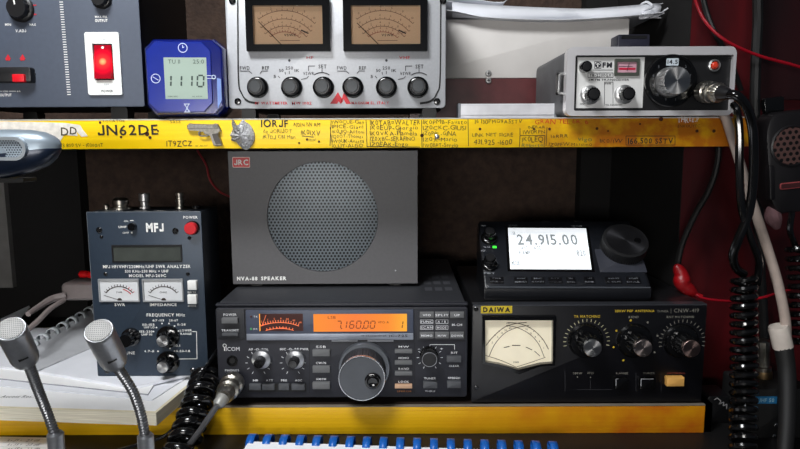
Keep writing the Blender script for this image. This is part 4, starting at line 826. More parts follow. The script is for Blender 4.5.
for (x, y, sx, sy, capc) in ((592.5, 349.6, 586.5, 341.5, alucap), (639.6, 349.6, 635.5, 341.5, spun('spun_dim', (190, 176, 172))), (687.4, 349.9, 682, 342, spun('spun_dimmer', (160, 136, 130)))):  # silver caps, tinted dimmer and warmer rightward to carry the light falloff
    u, v = dw.p(sx, sy, .004); mb = dw.mb(); mb.lathe(u, v, [(17.5 * s_, 0), (17.5 * s_, .002), (15.5 * s_, .005), (12 * s_, .0055)], gloss, 64); mb.lathe(u, v, [(11.2 * s_, .0055), (10.2 * s_, .022), (9.8 * s_, .0225)], gloss, 80, 14, .0012, (0, 1)); kb = mb.build('knob', dw.t)
    mb = dw.mb(); mb.lathe(u, v, [(8.6 * s_, .0220), (8.6 * s_, .0245), (8.2 * s_, .0250), (.0001, .0252)], capc, 48); mb.build('knob_cap', kb)
    u, v = dw.p(sx, sy, .0003)
    for i in range(19):
        if sx > 600 and sx < 650:
            if i % 3: continue
            t = R(-30 + i * 15); dw.txt.disc(u + 22.5 * s_ * math.cos(t), v + 22.5 * s_ * math.sin(t), 1.1 * s_, .0003, gold if i > 8 else gd)
        else:
            t = R(-10 + i * 11.2); dw.txt.line(u + 20.2 * s_ * math.cos(t), v + 20.2 * s_ * math.sin(t), u + 23.2 * s_ * math.cos(t), v + 23.2 * s_ * math.sin(t), .6 * s_, .0003, mat('print_pale', (190, 186, 150), .5) if sx < 600 else gd)
T = dw.T
T('TR MATCHING', 574, 600, 316.5, 2.6, gold); T('300W PEP ANTENNA', 615, 654.5, 311, 2.4, gold); T('TUNER', 657, 668.5, 311.3, 2.2, gd, 0); dw.ln(671, 308.5, 671, 313.5, .4, gd); T('CNW-419', 674, 699, 310.5, 4, gd, 0); T('BAND', 628.5, 638.5, 317, 2.3, gd); T('ANT MATCHING', 666, 694, 317, 2.2, gd)
T('200W', 573, 582, 373.3, 2, gd); T('20W', 587, 594, 373, 2.2, gd); T('RANGE', 616, 628, 373.3, 1.8, gd); T('TUNER', 643, 655, 373.3, 1.8, gd); T('METERING', 667, 685, 373.3, 1.6, mat('red_dim', (120, 50, 40), .5))
dw.dot(577.5, 377, .7, gd); dw.dot(590.5, 377.3, .7, gd)
for a in ((565, 371, 565, 391), (577, 389.5, 612, 389.5), (636, 373, 636, 391), (661, 373, 661, 391), (590.5, 380, 590.5, 389)): dw.ln(*a, .45, mat('faint_print', (50, 50, 54), .5))
for x0, x1 in ((615.5, 628.5), (640.5, 655.5)): dw.button(x0, x1, 378.5, 390, .005, gloss, name='push_button', r=.0006, ch=.0008); dw.ln(x0 + .5, 379.5, x0 + .5, 386, .7, greyp, w=.0054); dw.ln(x0 + .5, 379, x1 - 2 if x0 > 630 else x0 + 3, 379, .6, greyp, w=.0054)
dw.button(667, 684.8, 377.6, 386.8, .006, mat('amber_button', (226, 172, 92), .4), name='push_button', r=.0008, ch=.0012, label='amber push button')
dw.screw(476, 309, 2.4, gloss); dw.screw(476, 387.5, 2.4, gloss)
dw.fin()

# ================================================================ TOUCH SCREEN HEAD (slanted)
TZD = loc.z + r_[3]
al = R(40)  # slope of the face from the horizontal
base = V(565, 301.5, .018); base = Vector((base.x, .018, TZD + .0005))
q = V(565, 288, .018); hb = q.z - base.z
Lm = Matrix.Translation((0, 0, hb)) @ Matrix.Rotation(-(R(90) - al), 4, 'X')
hd = Dev('transceiver_head', 'black slanted transceiver controller with bright white touch screen on the antenna tuner', 'radio controller', tuple(base), Lm, rz=R(-1.5))
q0 = hd.p(487, 287); FL = hd.p(520, 221.5)[1]; u0 = hd.p(484, 284)[0]; u1 = hd.p(650, 284)[0]
hm = mat('head_black', (20, 21, 25), .3, nz=.08, coat=.2)
# body: side profile swept in u (thing local)
mb = MB(ID); dz, dy = FL * math.sin(al), FL * math.cos(al)
prof = [(0.002, 0), (0, .003), (0, hb - .001), (.0004, hb), (dy, hb + dz), (dy + .006, hb + dz - .002), (dy + .012, 0)]
rings = []
for u, k in ((u0, .94), (u0 + .002, 1), (u1 - .002, 1), (u1, .94)): rings.append([(u, y, z * k + (0 if k == 1 else .001)) for y, z in prof])
mb.loft(rings, hm); mb.build('body', hd.t)
mb = hd.mb(); a0 = u0 + .001; mb.plate(u0 + .002, u1 - .002, .0006, FL - .001, -.001, .0008, mat('head_face', (26, 28, 33), .28, coat=.3), .004, .0005); mb.build('face_plate', hd.t)
mb = hd.mb(); mb.plate(u0 + .003, u1 - .001, -.0005, .0008, -.001, .0012, mat('lip_grey', (90, 94, 100), .35, .4)); mb.build('front_lip', hd.t)
s_ = hd.sc(560, 250)
def hp(x, y, w=.001): return hd.p(x, y, w)
sq = [hp(510.3, 269.2), hp(591.5, 269.6), hp(586, 228.5), hp(508, 228)]
mb = hd.mb(); c = [sum(p[0] for p in sq) / 4, sum(p[1] for p in sq) / 4]
mb.poly([(c[0] + (a - c[0]) * 1.07, c[1] + (b - c[1]) * 1.1) for a, b in sq], .0007, .0011, gloss); mb.build('screen_bezel', hd.t)
wsm = mat('screen_white', (232, 236, 240), .3, nz=.015, emit=.7)
mb = hd.mb(); mb.poly(sq, .0010, .0013, wsm); sc_ = mb.build('screen', hd.t); sc_['label'] = 'bright white screen reading 24.915.00'
def bl(s, t):  # bilinear on screen quad, s right, t down
    tl, tr_, br, bl_ = sq[3], sq[2], sq[1], sq[0]
    return [(tl[i] * (1 - s) + tr_[i] * s) * (1 - t) + (bl_[i] * (1 - s) + br[i] * s) * t for i in (0, 1)]
mb = hd.mb(); w = .0016; gk = mat('screen_grey', (140, 146, 148), .5, emit=.35); gk2 = mat('screen_pale', (170, 176, 178), .5, emit=.5)
Wd = sq[1][0] - sq[0][0]; Hh = sq[2][1] - sq[1][1]
a = bl(.105, .3); b = bl(.87, .3); mb.text('24.915.00', a[0], b[0], a[1], Hh * .25, w, gk, 1)
for t_, x0, x1, y, h in (('ANT', .15, .23, .50, .07), ('AGC', .31, .40, .50, .07), ('P.AMP', .12, .26, .62, .07), ('.820', .82, .95, .62, .1), ('METER', .02, .12, .86, .06), ('USB', .03, .09, .14, .06)): a = bl(x0, y); b = bl(x1, y); mb.text(t_, a[0], b[0], a[1], Hh * h * 1.3, w, gk, 1)
a = bl(.01, .9); b = bl(.97, .97); mb.line(a[0], a[1], b[0], a[1], .35 * s_, w, gk)
for i in range(6): a = bl(.2 + i * .13, .95); mb.line(a[0], a[1], a[0] + .0006, a[1] + .001, .3 * s_, w, gk)
a = bl(.13, .12); b = bl(.6, .12); mb.line(a[0], a[1], b[0], a[1], .4 * s_, w, gk2); mb.build('screen_readout', sc_)
for x, y in ((489.8, 232), (490.3, 258.5)): hd.knob(x, y, 6.2, .011, gloss, cap=black, capr=.75, skirt=1.3, fl=20, w0=.0008, name='knob', capm_raise=.002)
ux, vx = hd.p(623.5, 246, .004); mb = hd.mb(); a = hd.p(605, 275); mb.plate(hd.p(600, 273)[0], hd.p(647, 273)[0], hd.p(620, 273)[1], hd.p(620, 250)[1], .0005, .0016, mat('head_grey', (56, 58, 66), .35), .001, .0004); mb.build('dial_base', hd.t)
r0 = 22.5 * s_; mb = hd.mb(); mb.lathe(ux, vx, [(r0, .0008), (r0, .012), (r0 * .97, .0135), (r0 * .86, .0138)], mat('dial_edge', (16, 16, 18), .5), 120, 60, r0 * .03, (0, 1)); td = mb.build('tuning_dial', hd.t)
gb = mat('spun_black', (80, 80, 84), .3, .9, .1); bb = gb.node_tree.nodes['Principled BSDF']; bb.inputs['Anisotropic'].default_value = .8; tg = gb.node_tree.nodes.new('ShaderNodeTangent'); tg.direction_type = 'RADIAL'; tg.axis = 'Y'; gb.node_tree.links.new(tg.outputs[0], bb.inputs['Tangent'])
mb = hd.mb(); mb.lathe(ux, vx, [(r0 * .84, .0136), (r0 * .84, .0141), (.0001, .0142)], gb, 72); mb.lathe(ux + r0 * .5, vx - r0 * .05, [(r0 * .16, .0142), (r0 * .13, .0152), (.0001, .0154)], gloss, 20); mb.build('dial_face', td)
mb = hd.mb(); a = hd.p(492.5, 247); b = hd.p(496.5, 248.6); mb.plate(a[0], b[0], b[1], a[1] + .0005, .0008, .0012, mat('green_led', (60, 240, 60), .4, emit=1.2)); mb.build('power_indicator', hd.t)['label'] = 'small green light'
T = hd.T; hl = mat('head_legend', (165, 168, 175), .5)
for t_, x0, x1, y in (('VOL', 481, 486, 225.6), ('TX/RX', 483.5, 490.5, 247.3), ('SQL', 481, 486.5, 250.5), ('PBT', 484, 495, 273.2), ('ICOM', 509, 517, 225.3), ('IC-7100', 572, 582, 226)): T(t_, x0, x1, y, 1.8, hl, 0, w=.0012)
for x0, x1, t1, t2 in ((490.5, 503, 'PWR', 'SPEECH'), (515, 527, 'MENU', 'MEMORY'), (532, 544, 'MIC', 'M-CH SET'), (549, 561.5, 'RIT', 'NOTCH-AN'), (567, 575, 'BANK', 'CALL'), (585, 594, 'AFC', 'ENTER'), (606, 621, 'MPAD SET', 'AGC'), (627, 640, 'XFC LOCK', 'DIAL')):
    T(t1, x0 + 2, x1 - 2, 278.3, 1.3, hl, 1, w=.0012); T(t2, x0, x1, 281.8, 1.7, hl, 1, w=.0012)
    hd.button(x0 - .8, x1 + .8, 276.8, 283.6, .0006, mat('key_black', (14, 14, 17), .3), name='key', r=.0005, ch=.0002, w0=.0006)
for x in (546, 578): u, v = hd.p(x, 222.8); mb = hd.mb(); mb.plate(u - 4.5 * s_, u + 4.5 * s_, FL - .0012, FL + .0006, -.003, .001, chrome, .0004); mb.build('top_catch', hd.t)
hd.fin()

# ================================================================ ANTENNA ANALYZER (MFJ)
MY = .032; ZM = V(150, 376, MY).z
mf = Dev('antenna_analyzer', 'dark blue-grey antenna analyzer box with red power button standing on the papers', 'antenna analyzer', (V(150, 376, MY).x, MY, ZM))
mp2 = mat('panel_navy', (44, 56, 70), .42, .2, .06, 300); r_ = mf.rect(95.5, 205.5, 211, 376); u0, u1 = mf.p(92.5, 300)[0], mf.p(205, 300)[0]; vt = mf.p(150, 211.5)[1]
mb = mf.mb(); mb.plate(u0 + .0005, u1 - .0005, .0008, vt - .0008, -.058, -.001, mat('case_navy', (34, 38, 44), .4, .3), .001, .0005); mb.build('case', mf.t)
mb = mf.mb(); mb.plate(u0, u1, 0, vt, -.0012, 0, mp2, .001, .0005); mb.build('front_panel', mf.t)
s_ = mf.sc(150, 290)
# pale lines along the left and top edges
mb = mf.mb(); rim = mat('pale_edge', (140, 146, 152), .4, .5)
for a in ((u0 + .0003, .001, u0 + .0003, vt), (u0, vt - .0003, u1, vt - .0003)): mb.line(*a, .0004, .0002, rim)
mb.build('pale_rim', mf.t)
T = mf.T
T('ON', 124, 128, 221.2, 1.7); T('UHF', 118.5, 126.5, 226.9, 2, bold=1); T('OFF', 122.5, 129, 232.8, 1.7); mf.dot(131.8, 232.6, 1); mf.ln(130, 220.6, 133.5, 220.6, .7)
T('MFJ', 146, 163.6, 227.5, 8.2, bold=2); T('POWER', 183.3, 197.6, 217.3, 2.6, bold=1)
mf.knob(131, 227, 4, .005, gloss, name='push_switch'); mf.knob(190, 228.8, 6.3, .009, mat('red_button', (190, 24, 34), .35), skirt=1.15, skm=gloss, name='power_button', label='red power button')
for x, y, r in ((99.3, 230, 3), (101.5, 237, 1.8), (175.5, 231, 3.2), (189.5, 238, 1.9), (105.7, 274, 2), (188, 274, 2), (107.5, 370.5, 3), (193, 370.5, 3)): mf.screw(x, y, r, gloss)
mb = mf.mb(); A = mf.rect(111.8, 182, 245, 262.3, .001); I = mf.rect(113.3, 180.5, 246.6, 261, .001); mb.frame(MB.rrect(*A, .0004), MB.rrect(*I, .0003), 0, .0012, black, .0003); lc = mb.build('display_frame', mf.t); mb = mf.mb(); mb.plate(*I, 0, .0003, mat('lcd_off', (66, 70, 66), .22)); mb.build('display', lc)['label'] = 'blank grey display'
T('MFJ HF/VHF/220MHz/UHF SWR ANALYZER', 103, 190.5, 266.7, 3, bold=1); T('530 KHz-230 MHz + UHF', 125, 168.5, 271.3, 2.6, bold=1); T('MODEL MFJ-269C', 129, 166, 275.7, 2.8, bold=1)
face = mat('meter_white', (216, 218, 220), .5, nz=.03)
for i, (x0, x1) in enumerate(((98.6, 139.2), (142.6, 183.2))):
    mb = mf.mb(); A = mf.rect(x0, x1, 279, 301.8, .0015); I = mf.rect(x0 + 1.2, x1 - 1.2, 280.2, 300.6, .0015); mb.frame(MB.rrect(*A, .0004), MB.rrect(*I, .0003), 0, .002, mat('meter_frame', (150, 152, 154), .4), .0004); m_ = mb.build('meter', mf.t); m_['label'] = ('SWR meter', 'impedance meter')[i]
    mb = mf.mb(); mb.plate(*I, 0, .0004, face); mb.build('dial_plate', m_)
    mb = mf.mb(); w = .0007; u, v = mf.p((x0 + x1) / 2 + 1, 303, w); mb.arc(u, v, 16.8 * s_, 38, 142, .9 * s_, w, mblk, 24); mb.arc(u, v, 14.6 * s_, 38, 75, .9 * s_, w, redprint, 12) if i == 0 else None
    for k in range(12): t = R(38 + k * 9.4); mb.line(u + 16.8 * s_ * math.cos(t), v + 16.8 * s_ * math.sin(t), u + 19.2 * s_ * math.cos(t), v + 19.2 * s_ * math.sin(t), .6 * s_, w, redprint if (k < 3 and i == 0) else mblk)
    mb.text(('SWR', 'OHMS')[i], u, None, v + 11 * s_, 1.8 * s_, w, mblk, 0); mb.disc(u, v + 2.8 * s_, 2.4 * s_, w, mblk); mb.line(u, v + 3 * s_, u - (15.5, 15)[i] * s_, v + 8 * s_, .5 * s_, w + .0002, mblk); mb.build('scale', m_)
T('SWR', 114.6, 125, 304.7, 2.8, bold=1); T('IMPEDANCE', 150, 176.6, 304.7, 2.8, bold=1); T('FREQUENCY MHz', 146.6, 185, 315, 3, bold=1)
for y0, y1 in ((281, 290.2), (295, 304.3)): mf.button(187.2, 196.4, y0, y1, .005, white, name='push_button', r=.0006, ch=.0008, label='white square button')
T('GATE', 187.5, 196, 292.3, 1.8); T('MODE', 188, 196, 306, 1.5)
for x, y, cx_, cy_, r in ((163.5, 338.5, 162.2, 341.6, 9), (163, 362, 162.3, 367.6, 9)):
    u, v = mf.p(cx_ , cy_, .0175); mb = mf.mb(); mb.lathe(u, v, [(11.5 * s_, 0), (11.3 * s_, .003), (9 * s_, .0045)], gloss, 48); mb.lathe(u, v, [(8.2 * s_, .0045), (7.2 * s_, .0150)], gloss, 80, 10, .0016, (0, 1)); kb = mb.build('knob', mf.t)
    mb = mf.mb(); mb.lathe(u, v, [(5.6 * s_, .0149), (5.5 * s_, .0175), (.0001, .0177)], alucap, 40); mb.build('knob_cap', kb)
u, v = mf.p(129, 338.5, .006); mb = mf.mb(); mb.lathe(u, v, [(9.5 * s_, 0), (9.2 * s_, .003), (7.4 * s_, .0045), (6.8 * s_, .0150), (6.2 * s_, .0155)], gloss, 80, 10, .0014, (2, 3)); mb.build('knob', mf.t)
T('TUNE', 122, 135, 353, 3); 
for t_, x0, x1, y in (('67-113', 152.5, 164, 320.4), ('28-67', 169, 178, 320.4), ('113-155', 142.5, 154.5, 324.7), ('UHF LO', 144, 154.5, 327.3), ('11-28', 177.5, 185.5, 324.5), ('155-230', 139.5, 152.5, 331.6), ('UHF HI', 141.5, 152, 334.5), ('LOWER', 180, 191.8, 330.4), ('RANGE', 180.5, 191.5, 333.8), ('4.7-11', 144, 154, 351.2), ('1.8-2.1', 170, 180, 345.7), ('0.53-1.8', 176, 190, 351)): T(t_, x0, x1, y, 2.1, bold=1)
for a in ((192.5, 331.5, 196.5, 331.5), (196.5, 331.5, 197, 358.8), (197, 358.8, 179, 359)): mf.ln(*a, .6)
for x, y in ((156.5, 327.5), (162, 323.5), (169, 323.5), (174.5, 326), (153.5, 331.5), (178.5, 331), (158, 351.3), (170, 348.5), (174.5, 351)): mf.dot(x, y, .8)
mf.fin()
# connectors on the top (local frame, axis up)
def upstack(name, px, yb, depth, prof, m, label=None, fl=0):
    c = V(px, yb, MY + depth); mb = MB(Matrix.Translation((c.x - mf.t.location.x, depth, vt))); mb.lathe(0, 0, prof, m, 32, fl, .0006); o = mb.build(name, mf.t)
    if label: o['label'] = label
upstack('antenna_socket', 120.6, 203, .03, [(.0115, -.0005), (.0115, .0015), (.0075, .0018), (.0072, .004), (.0085, .005), (.0085, .009), (.006, .0115), (.004, .012)], nickel, 'silver threaded socket')
upstack('coax_adapter', 144.6, 203, .035, [(.006, -.0005), (.006, .002), (.0045, .0025), (.0045, .007), (.0056, .0078), (.0056, .0155), (.004, .016)], alu)
upstack('coax_socket', 180, 203, .035, [(.0055, -.0005), (.0055, .002), (.0038, .0025), (.0038, .006), (.0046, .0065), (.0046, .009), (.0034, .0095), (.0034, .013), (.0042, .0135), (.0042, .016), (.002, .0165)], nickel)
upstack('ground_post', 106, 204, .03, [(.003, -.0005), (.003, .004), (.001, .005)], nickel); upstack('power_jack', 196, 205, .03, [(.004, -.0005), (.004, .003), (.002, .003)], gloss)
mb = MB(ID); 
for x0, x1, t_ in ((-.04, -.02, 'ANTENNA'), (-.008, .004, 'GROUND'), (.012, .022, 'UHF'), (.032, .048, '12VDC')):
    g = MB(Matrix.Translation((0, 0, vt)))
    g.text(t_, x0, x1, .006, .0022, .0003, white, 1); 
    off = len(mb.v); mb.v += g.v; mb.f += [tuple(i + off for i in f) for f in g.f]; mb.m += g.m; mb.mats = g.mats
mb.build('top_lettering', mf.t)

# ================================================================ PAPERS & BOOKS on the lower shelf
def slab(name, label, cat, corners, z0, z1, m, edge=None, group=None, pages=False):
    """a stack of paper: corners are (px, py) seen at height z1"""
    P = [G(x, y, z1) for x, y in corners]; o0 = Vector((sum(p.x for p in P) / len(P), sum(p.y for p in P) / len(P), z0)); mb = MB(ID)
    Q = [(p.x - o0.x, p.y - o0.y) for p in P]; mb.poly(Q, 0, z1 - z0, m)
    if edge:
        mb.m = [0] * len(mb.f); mb.mats = [m, edge]
        for i, f in enumerate(mb.f):
            if len(f) == 4 and len({round(mb.v[j][2], 6) for j in f}) > 1: mb.m[i] = 1
    ob = mb.build(name); ob.location = o0; return tag(ob, label, cat, group), o0
pedge = streak('page_edges', (238, 232, 212), (196, 188, 168), .8, (20, 20, 2500))
cardm = mat('card_grey', (150, 150, 156), .6)
Z1 = ZM - .0006; zb = Z1 - .0055
bk = thing('paperback_manual', 'thick open manual with cream page edges at the bottom of the paper stack', 'book', (0, 0, 0))
def sub(nm, corners, z0, z1, m, edge=None, lab=None):
    P = [G(x, y, z1) for x, y in corners]; mb = MB(ID); mb.poly([(p.x, p.y) for p in P], z0, z1, m)
    if edge:
        mb.mats = [m, edge]
        for i, f in enumerate(mb.f):
            if len(f) == 4 and len({round(mb.v[j][2], 6) for j in f}) > 1: mb.m[i] = 1
    o = mb.build(nm, bk)
    if lab: o['label'] = lab
sub('back_cover', [(-60, 412), (159, 419), (212, 372), (150, 325), (-60, 330)], .0008, .0018, cardm)
sub('pages', [(-60, 406), (156, 413), (208, 370), (150, 325), (-60, 330)], .0018, zb - .0002, paper2, pedge)
sub('top_page', [(-60, 404), (155, 411), (206, 369), (150, 325), (-60, 330)], zb - .0002, zb, paper)
P = G(0, 399, zb); mb = MB(Matrix.Translation((0, 0, 0))); a = G(2, 396.5, zb + .0003); b = G(34, 397, zb + .0003); mb.text('Access Res..', a.x, b.x, a.y, .0062, zb + .0003, mat('page_print', (90, 90, 90), .6), 0); mb.build('printed_line', bk)
slab('paper_sheet', 'white sheet on the manual whose corner points right under the analyzer', 'paper', [(-60, 380), (152, 400), (204, 366), (120, 330), (-60, 335)], zb + .0004, zb + .0014, ppr, None, )
slab('booklet', 'thin grey-edged booklet under the top white sheets of the paper stack', 'booklet', [(-60, 372), (148, 394), (175, 350), (120, 330), (-60, 335)], zb + .0015, zb + .0030, paper, cardm)
slab('paper_sheet', 'topmost white sheet lying beneath the analyzer, corner out to the right', 'paper', [(-60, 362), (20, 368), (134, 387), (198, 372), (206, 362), (160, 325), (-20, 330)], zb + .0031, Z1 + .0003, ppr)
# spiral notebook leaning on top
def Qd(px, py, z): return G(px, py, z)
nb = thing('spiral_notebook', 'spiral-bound notebook with white comb lying tilted behind the microphones', 'notebook', (0, 0, 0))
zt = Z1 + .001
C4 = [Qd(24, 350, zt + .012), Qd(104, 304, zt + .030), Qd(160, 330, zt + .014), Qd(95, 347, zt + .006), Qd(34, 373, zt + .0008)]
C4 = [Qd(26, 348, zt + .010), Qd(108, 300, zt + .022), Qd(150, 325, zt + .004), Qd(92, 347, zt + .001), Qd(36, 371, zt + .001)]
mb = MB(ID); mb.add([tuple(p) for p in C4] + [tuple(p - Vector((0, 0, .0015))) for p in C4], [(4, 3, 2, 1, 0), (5, 6, 7, 8, 9)] + [(i, (i + 1) % 5, (i + 1) % 5 + 5, i + 5) for i in range(5)], greyp); mb.build('cover', nb)['label'] = 'shaded grey cover'
comb = mat('comb_white', (200, 206, 210), .35, nz=.05)
for i in range(9):
    t = (i + .5) / 9; c = C4[0].lerp(C4[1], t); d = (C4[1] - C4[0]).normalized(); n_ = Vector((d.y, -d.x, 0)).normalized()
    mb = MB(ID); ring = []
    for wd in (-.0035, .0035):
        ring.append([c + d * wd + n_ * (.0065 * math.cos(R(k * 24)) + .001) + Vector((0, 0, .0055 * math.sin(R(k * 24)))) for k in range(15)])
    mb.loft([[tuple(p) for p in r2] for r2 in ring], comb, False, False); o = mb.build('comb_ring', nb, 60); so = o.modifiers.new('t', 'SOLIDIFY'); so.thickness = .0008
# white loose wedge sheets at far left
mb = MB(ID); W_ = [V(-20, 328, .16), V(29, 305, .20), V(62, 312, .2), V(30, 335, .14), V(-20, 350, .12)]
c_ = W_[0].copy()
W_ = [G(-30, 333, .028), G(29, 305.5, .036), G(30, 307, .036), G(12, 328, .024), G(-30, 352, .0215)]
c_ = W_[0].copy(); mb.add([tuple(p - c_) for p in W_] + [tuple(p - c_ - Vector((0, 0, .0008))) for p in W_], [(4, 3, 2, 1, 0), (5, 6, 7, 8, 9)] + [(i, (i + 1) % 5, (i + 1) % 5 + 5, i + 5) for i in range(5)], ppr); ob = mb.build('paper_sheet'); ob.location = c_
tag(ob, 'folded white sheet with a sharp corner at the left edge, behind the left microphone', 'paper')
# adapter with red cap
ad = Dev('plug_adapter', 'grey plug adapter with a red cap half hidden behind the analyzer', 'adapter', tuple(V(82, 301, .13)))
r_ = ad.rect(60, 104, 279, 301); 
adm = mat('adapter_grey', (128, 118, 116), .5)
mb = ad.mb(); mb.loft([[(a, b, -.03) for a, b in MB.rrect(r_[0], r_[1], 0, r_[3] * .8, .006)], [(a, b, -.004) for a, b in MB.rrect(r_[0], r_[1], 0, r_[3] * .8, .006)], [(a, b, 0) for a, b in MB.rrect(r_[0] + .003, r_[1], .003, r_[3] * .72, .005)]], adm); mb.build('housing', ad.t)
u, v = ad.p(84, 276.5); mb = ad.mb(); mb.M = mb.M @ Matrix.Translation((u, v, -.012)) @ Matrix.Rotation(R(80), 4, 'Y'); mb.lathe(0, 0, [(.0015, -.014), (.0042, -.011), (.0045, -.004), (.0036, -.002), (.0045, .0), (.0045, .008), (.003, .014)], mat('red_cap', (226, 20, 26), .25), 20); mb.build('cap', ad.t)['label'] = 'glossy red cap'
zc_ = ad.t.location
mb = ad.mb(); mb.M = Matrix.Translation(-Vector(zc_)); mb.tube([V(66, 296, .128), V(52, 299, .12), V(40, 306, .10), V(28, 314, .07)], .0035, adm, 8, rr=lambda t: .005 - .002 * t); mb.tube([V(64, 300, .125), V(50, 309, .10), V(38, 321, .07), V(26, 331, .05)], .003, adm, 8); mb.build('flat_lead', ad.t)
# black case behind the papers, which carries the adapter
zt_ = V(82, 301, .13).z
bx_ = wbox(-.34, V(120, 300, .12).x, .115, .30, .0245, zt_ - .0002, blackm, .002); ob = bx_.build('black_case'); tag(ob, 'low black case lying behind the papers under the grey adapter', 'case')

# ================================================================ gooseneck microphones
micm = mat('mic_silver', (152, 155, 160), .36, .7, .06, 300); gnm = mat('gooseneck', (142, 144, 148), .35, .85)
def ribbed(mb, pts, r, m, pitch=.0022):
    P = smooth(pts, 30); ds = [0]
    for i in range(1, len(P)): ds.append(ds[-1] + (P[i] - P[i - 1]).length)
    n = int(ds[-1] / pitch * 4); Q = []; j = 0
    for k in range(n + 1):
        d = ds[-1] * k / n
        while j < len(P) - 2 and ds[j + 1] < d: j += 1
        Q.append(P[j].lerp(P[j + 1], (d - ds[j]) / max(ds[j + 1] - ds[j], 1e-9)))
    mb.tube(Q, r, m, 14, 1, rr=lambda t: r * (1 + .09 * math.sin(2 * math.pi * t * n / 4)))
meshm = holes_mat('mic_mesh', (158, 158, 156), (104, 106, 108), .0011, .0003, .6, .15)
def goose(label, face_px, tail_px, neck, rad, col_px):
    cb_ = V(*col_px); base = Vector((cb_.x, cb_.y, DESK)); t = thing('gooseneck_microphone', label, 'microphone', tuple(base), 'gooseneck microphones at the front of the desk')
    f = V(*face_px); tl = V(*tail_px)
    o = between('head', tl, f, [(rad * .3, -.03), (rad * .62, 0), (rad * .93, .10), (rad, .2), (rad, .93), (rad * .98, .985), (rad * .93, 1.0)], micm, t, base, 48)
    d = (f - tl).normalized(); between('grille', f - d * .0005, f + d * .0009, [(rad * .9, 0), (rad * .88, .8), (rad * .8, 1)], meshm, t, base, 48, label='pale round mesh grille')
    # small slot on the barrel
    ax = d; side = (CAM - (f + tl) / 2); side = (side - ax * side.dot(ax)).normalized(); tn = ax.cross(side)
    c = tl.lerp(f, .42) + side * rad * 1.0 - base; c += (tn * -rad * .12)
    mb = MB(ID); a = [tuple(c + tn * x + ax * y + side * z) for z in (-.0015, .0002) for x, y in ((-.0028, -.0006), (.0028, -.0006), (.0028, .0009), (-.0028, .0009))]
    mb.add(a, [(0, 1, 2, 3), (7, 6, 5, 4), (0, 4, 5, 1), (1, 5, 6, 2), (2, 6, 7, 3), (3, 7, 4, 0)], blackm); mb.build('slot', t)
    N_ = [tl - base + d * .003] + [V(*q) - base for q in neck]; mb = MB(ID); ribbed(mb, N_, .0033, gnm); mb.build('neck', t)
    e = Vector(N_[-1]); mb = MB(Matrix.Translation(e)); mb.lathe(0, 0, [(.0048, -(e.z - .02)), (.0056, -.0035), (.0056, .0015), (.0045, .003)], micm, 32); mb.build('collar', t)
    mb = MB(ID); mb.M = Matrix.Translation((e.x, e.y, 0)); mb.lathe(0, 0, [(.034, 0), (.034, .006), (.028, .012), (.012, .020), (.006, .026)], blackm, 48); mb.build('base', t)
    return t
goose('silver gooseneck microphone in front of the paper stack, left of the two', (10.5, 328.5, -.232), (27, 362, -.205), [(30, 368, -.200), (39, 392, -.190), (48, 415, -.184), (55.5, 436, -.182)], .0087, (55.5, 436, -.182))
goose('silver gooseneck microphone overlapping the analyzer corner, right of the two', (98.5, 330.5, -.228), (116, 364, -.200), [(120, 371, -.196), (133, 392, -.190), (141, 415, -.186), (145.5, 438, -.184)], .0088, (145.5, 438, -.184))

# ================================================================ large desk microphone head at left
cY = -.17; bx = V(60, 146, cY)
mbase = Vector((V(-90, 160, cY).x, cY, DESK))
dm = thing('desk_microphone', 'large silver and navy desk microphone head with oval mesh at the left edge', 'microphone', tuple(mbase))
xt = V(60.5, 145, cY).x; xl = V(-75, 145, cY).x; silt = mat('mic_body_silver', (136, 148, 158), .38, .4, .05); navy = mat('mic_body_navy', (24, 34, 52), .3, .2)
s_ = (V(60, 150, cY) - V(59, 150, cY)).x
zc = lambda y: V(20, y, cY).z
SEC = ((0, 143, 148, 2), (3, 139, 154, 6), (8, 135.5, 160, 10), (16, 132, 166.5, 13), (28, 130, 171.5, 15), (45, 129.3, 176, 16), (65, 129.5, 179, 16.5), (100, 130, 181, 16.5), (135, 131, 181, 16), (170, 133, 180, 14))
rings = []; sp = []
for dx, yt, yb, dp_ in SEC:
    x = xt - dx * s_; z1_, z0_ = zc(yt), zc(yb); zm_, hh = (z0_ + z1_) / 2, (z1_ - z0_) / 2; D = dp_ * s_ * 1.15; ring = []
    for k in range(32):
        t = 2 * math.pi * k / 32; c, s2 = math.cos(t), math.sin(t); e = .75
        ring.append((x - mbase.x, (math.copysign(abs(c) ** e, c)) * D, zm_ + math.copysign(abs(s2) ** e, s2) * hh - mbase.z))
    rings.append(ring)
def half(upper):
    mb = MB(ID); ks = [k for k in range(32)]
    # parting line sits at a constant height
    zs = zc(148.5) - mbase.z
    vs = []; fs = []
    for r2 in rings:
        for (x, y, z) in r2:
            vs.append((x, y, max(z, min(zs, z1_)) if upper and z < zs else (min(z, zs) if not upper else z)))
    n = 32
    for j in range(len(rings) - 1):
        for i in range(n):
            q = (j * n + i, j * n + (i + 1) % n, (j + 1) * n + (i + 1) % n, (j + 1) * n + i)
            zz = [rings[a // n][a % n][2] for a in q]
            if (upper and max(zz) > zs) or (not upper and min(zz) < zs): fs.append(q)
    fs.append(tuple(range(n - 1, -1, -1))) if upper else None
    mb.add(vs, fs, silt if upper else navy); return mb.build('upper_shell' if upper else 'lower_shell', dm, 50)
half(True)['label'] = 'silver-grey upper shell'; half(False)['label'] = 'navy lower shell'
yF = -16.5 * s_ * 1.15
def ovr(x0, x1, y0, y1, r, sc_=1): return [(a, b) for a, b in MB.rrect(x0, x1, y0, y1, r, 8)]
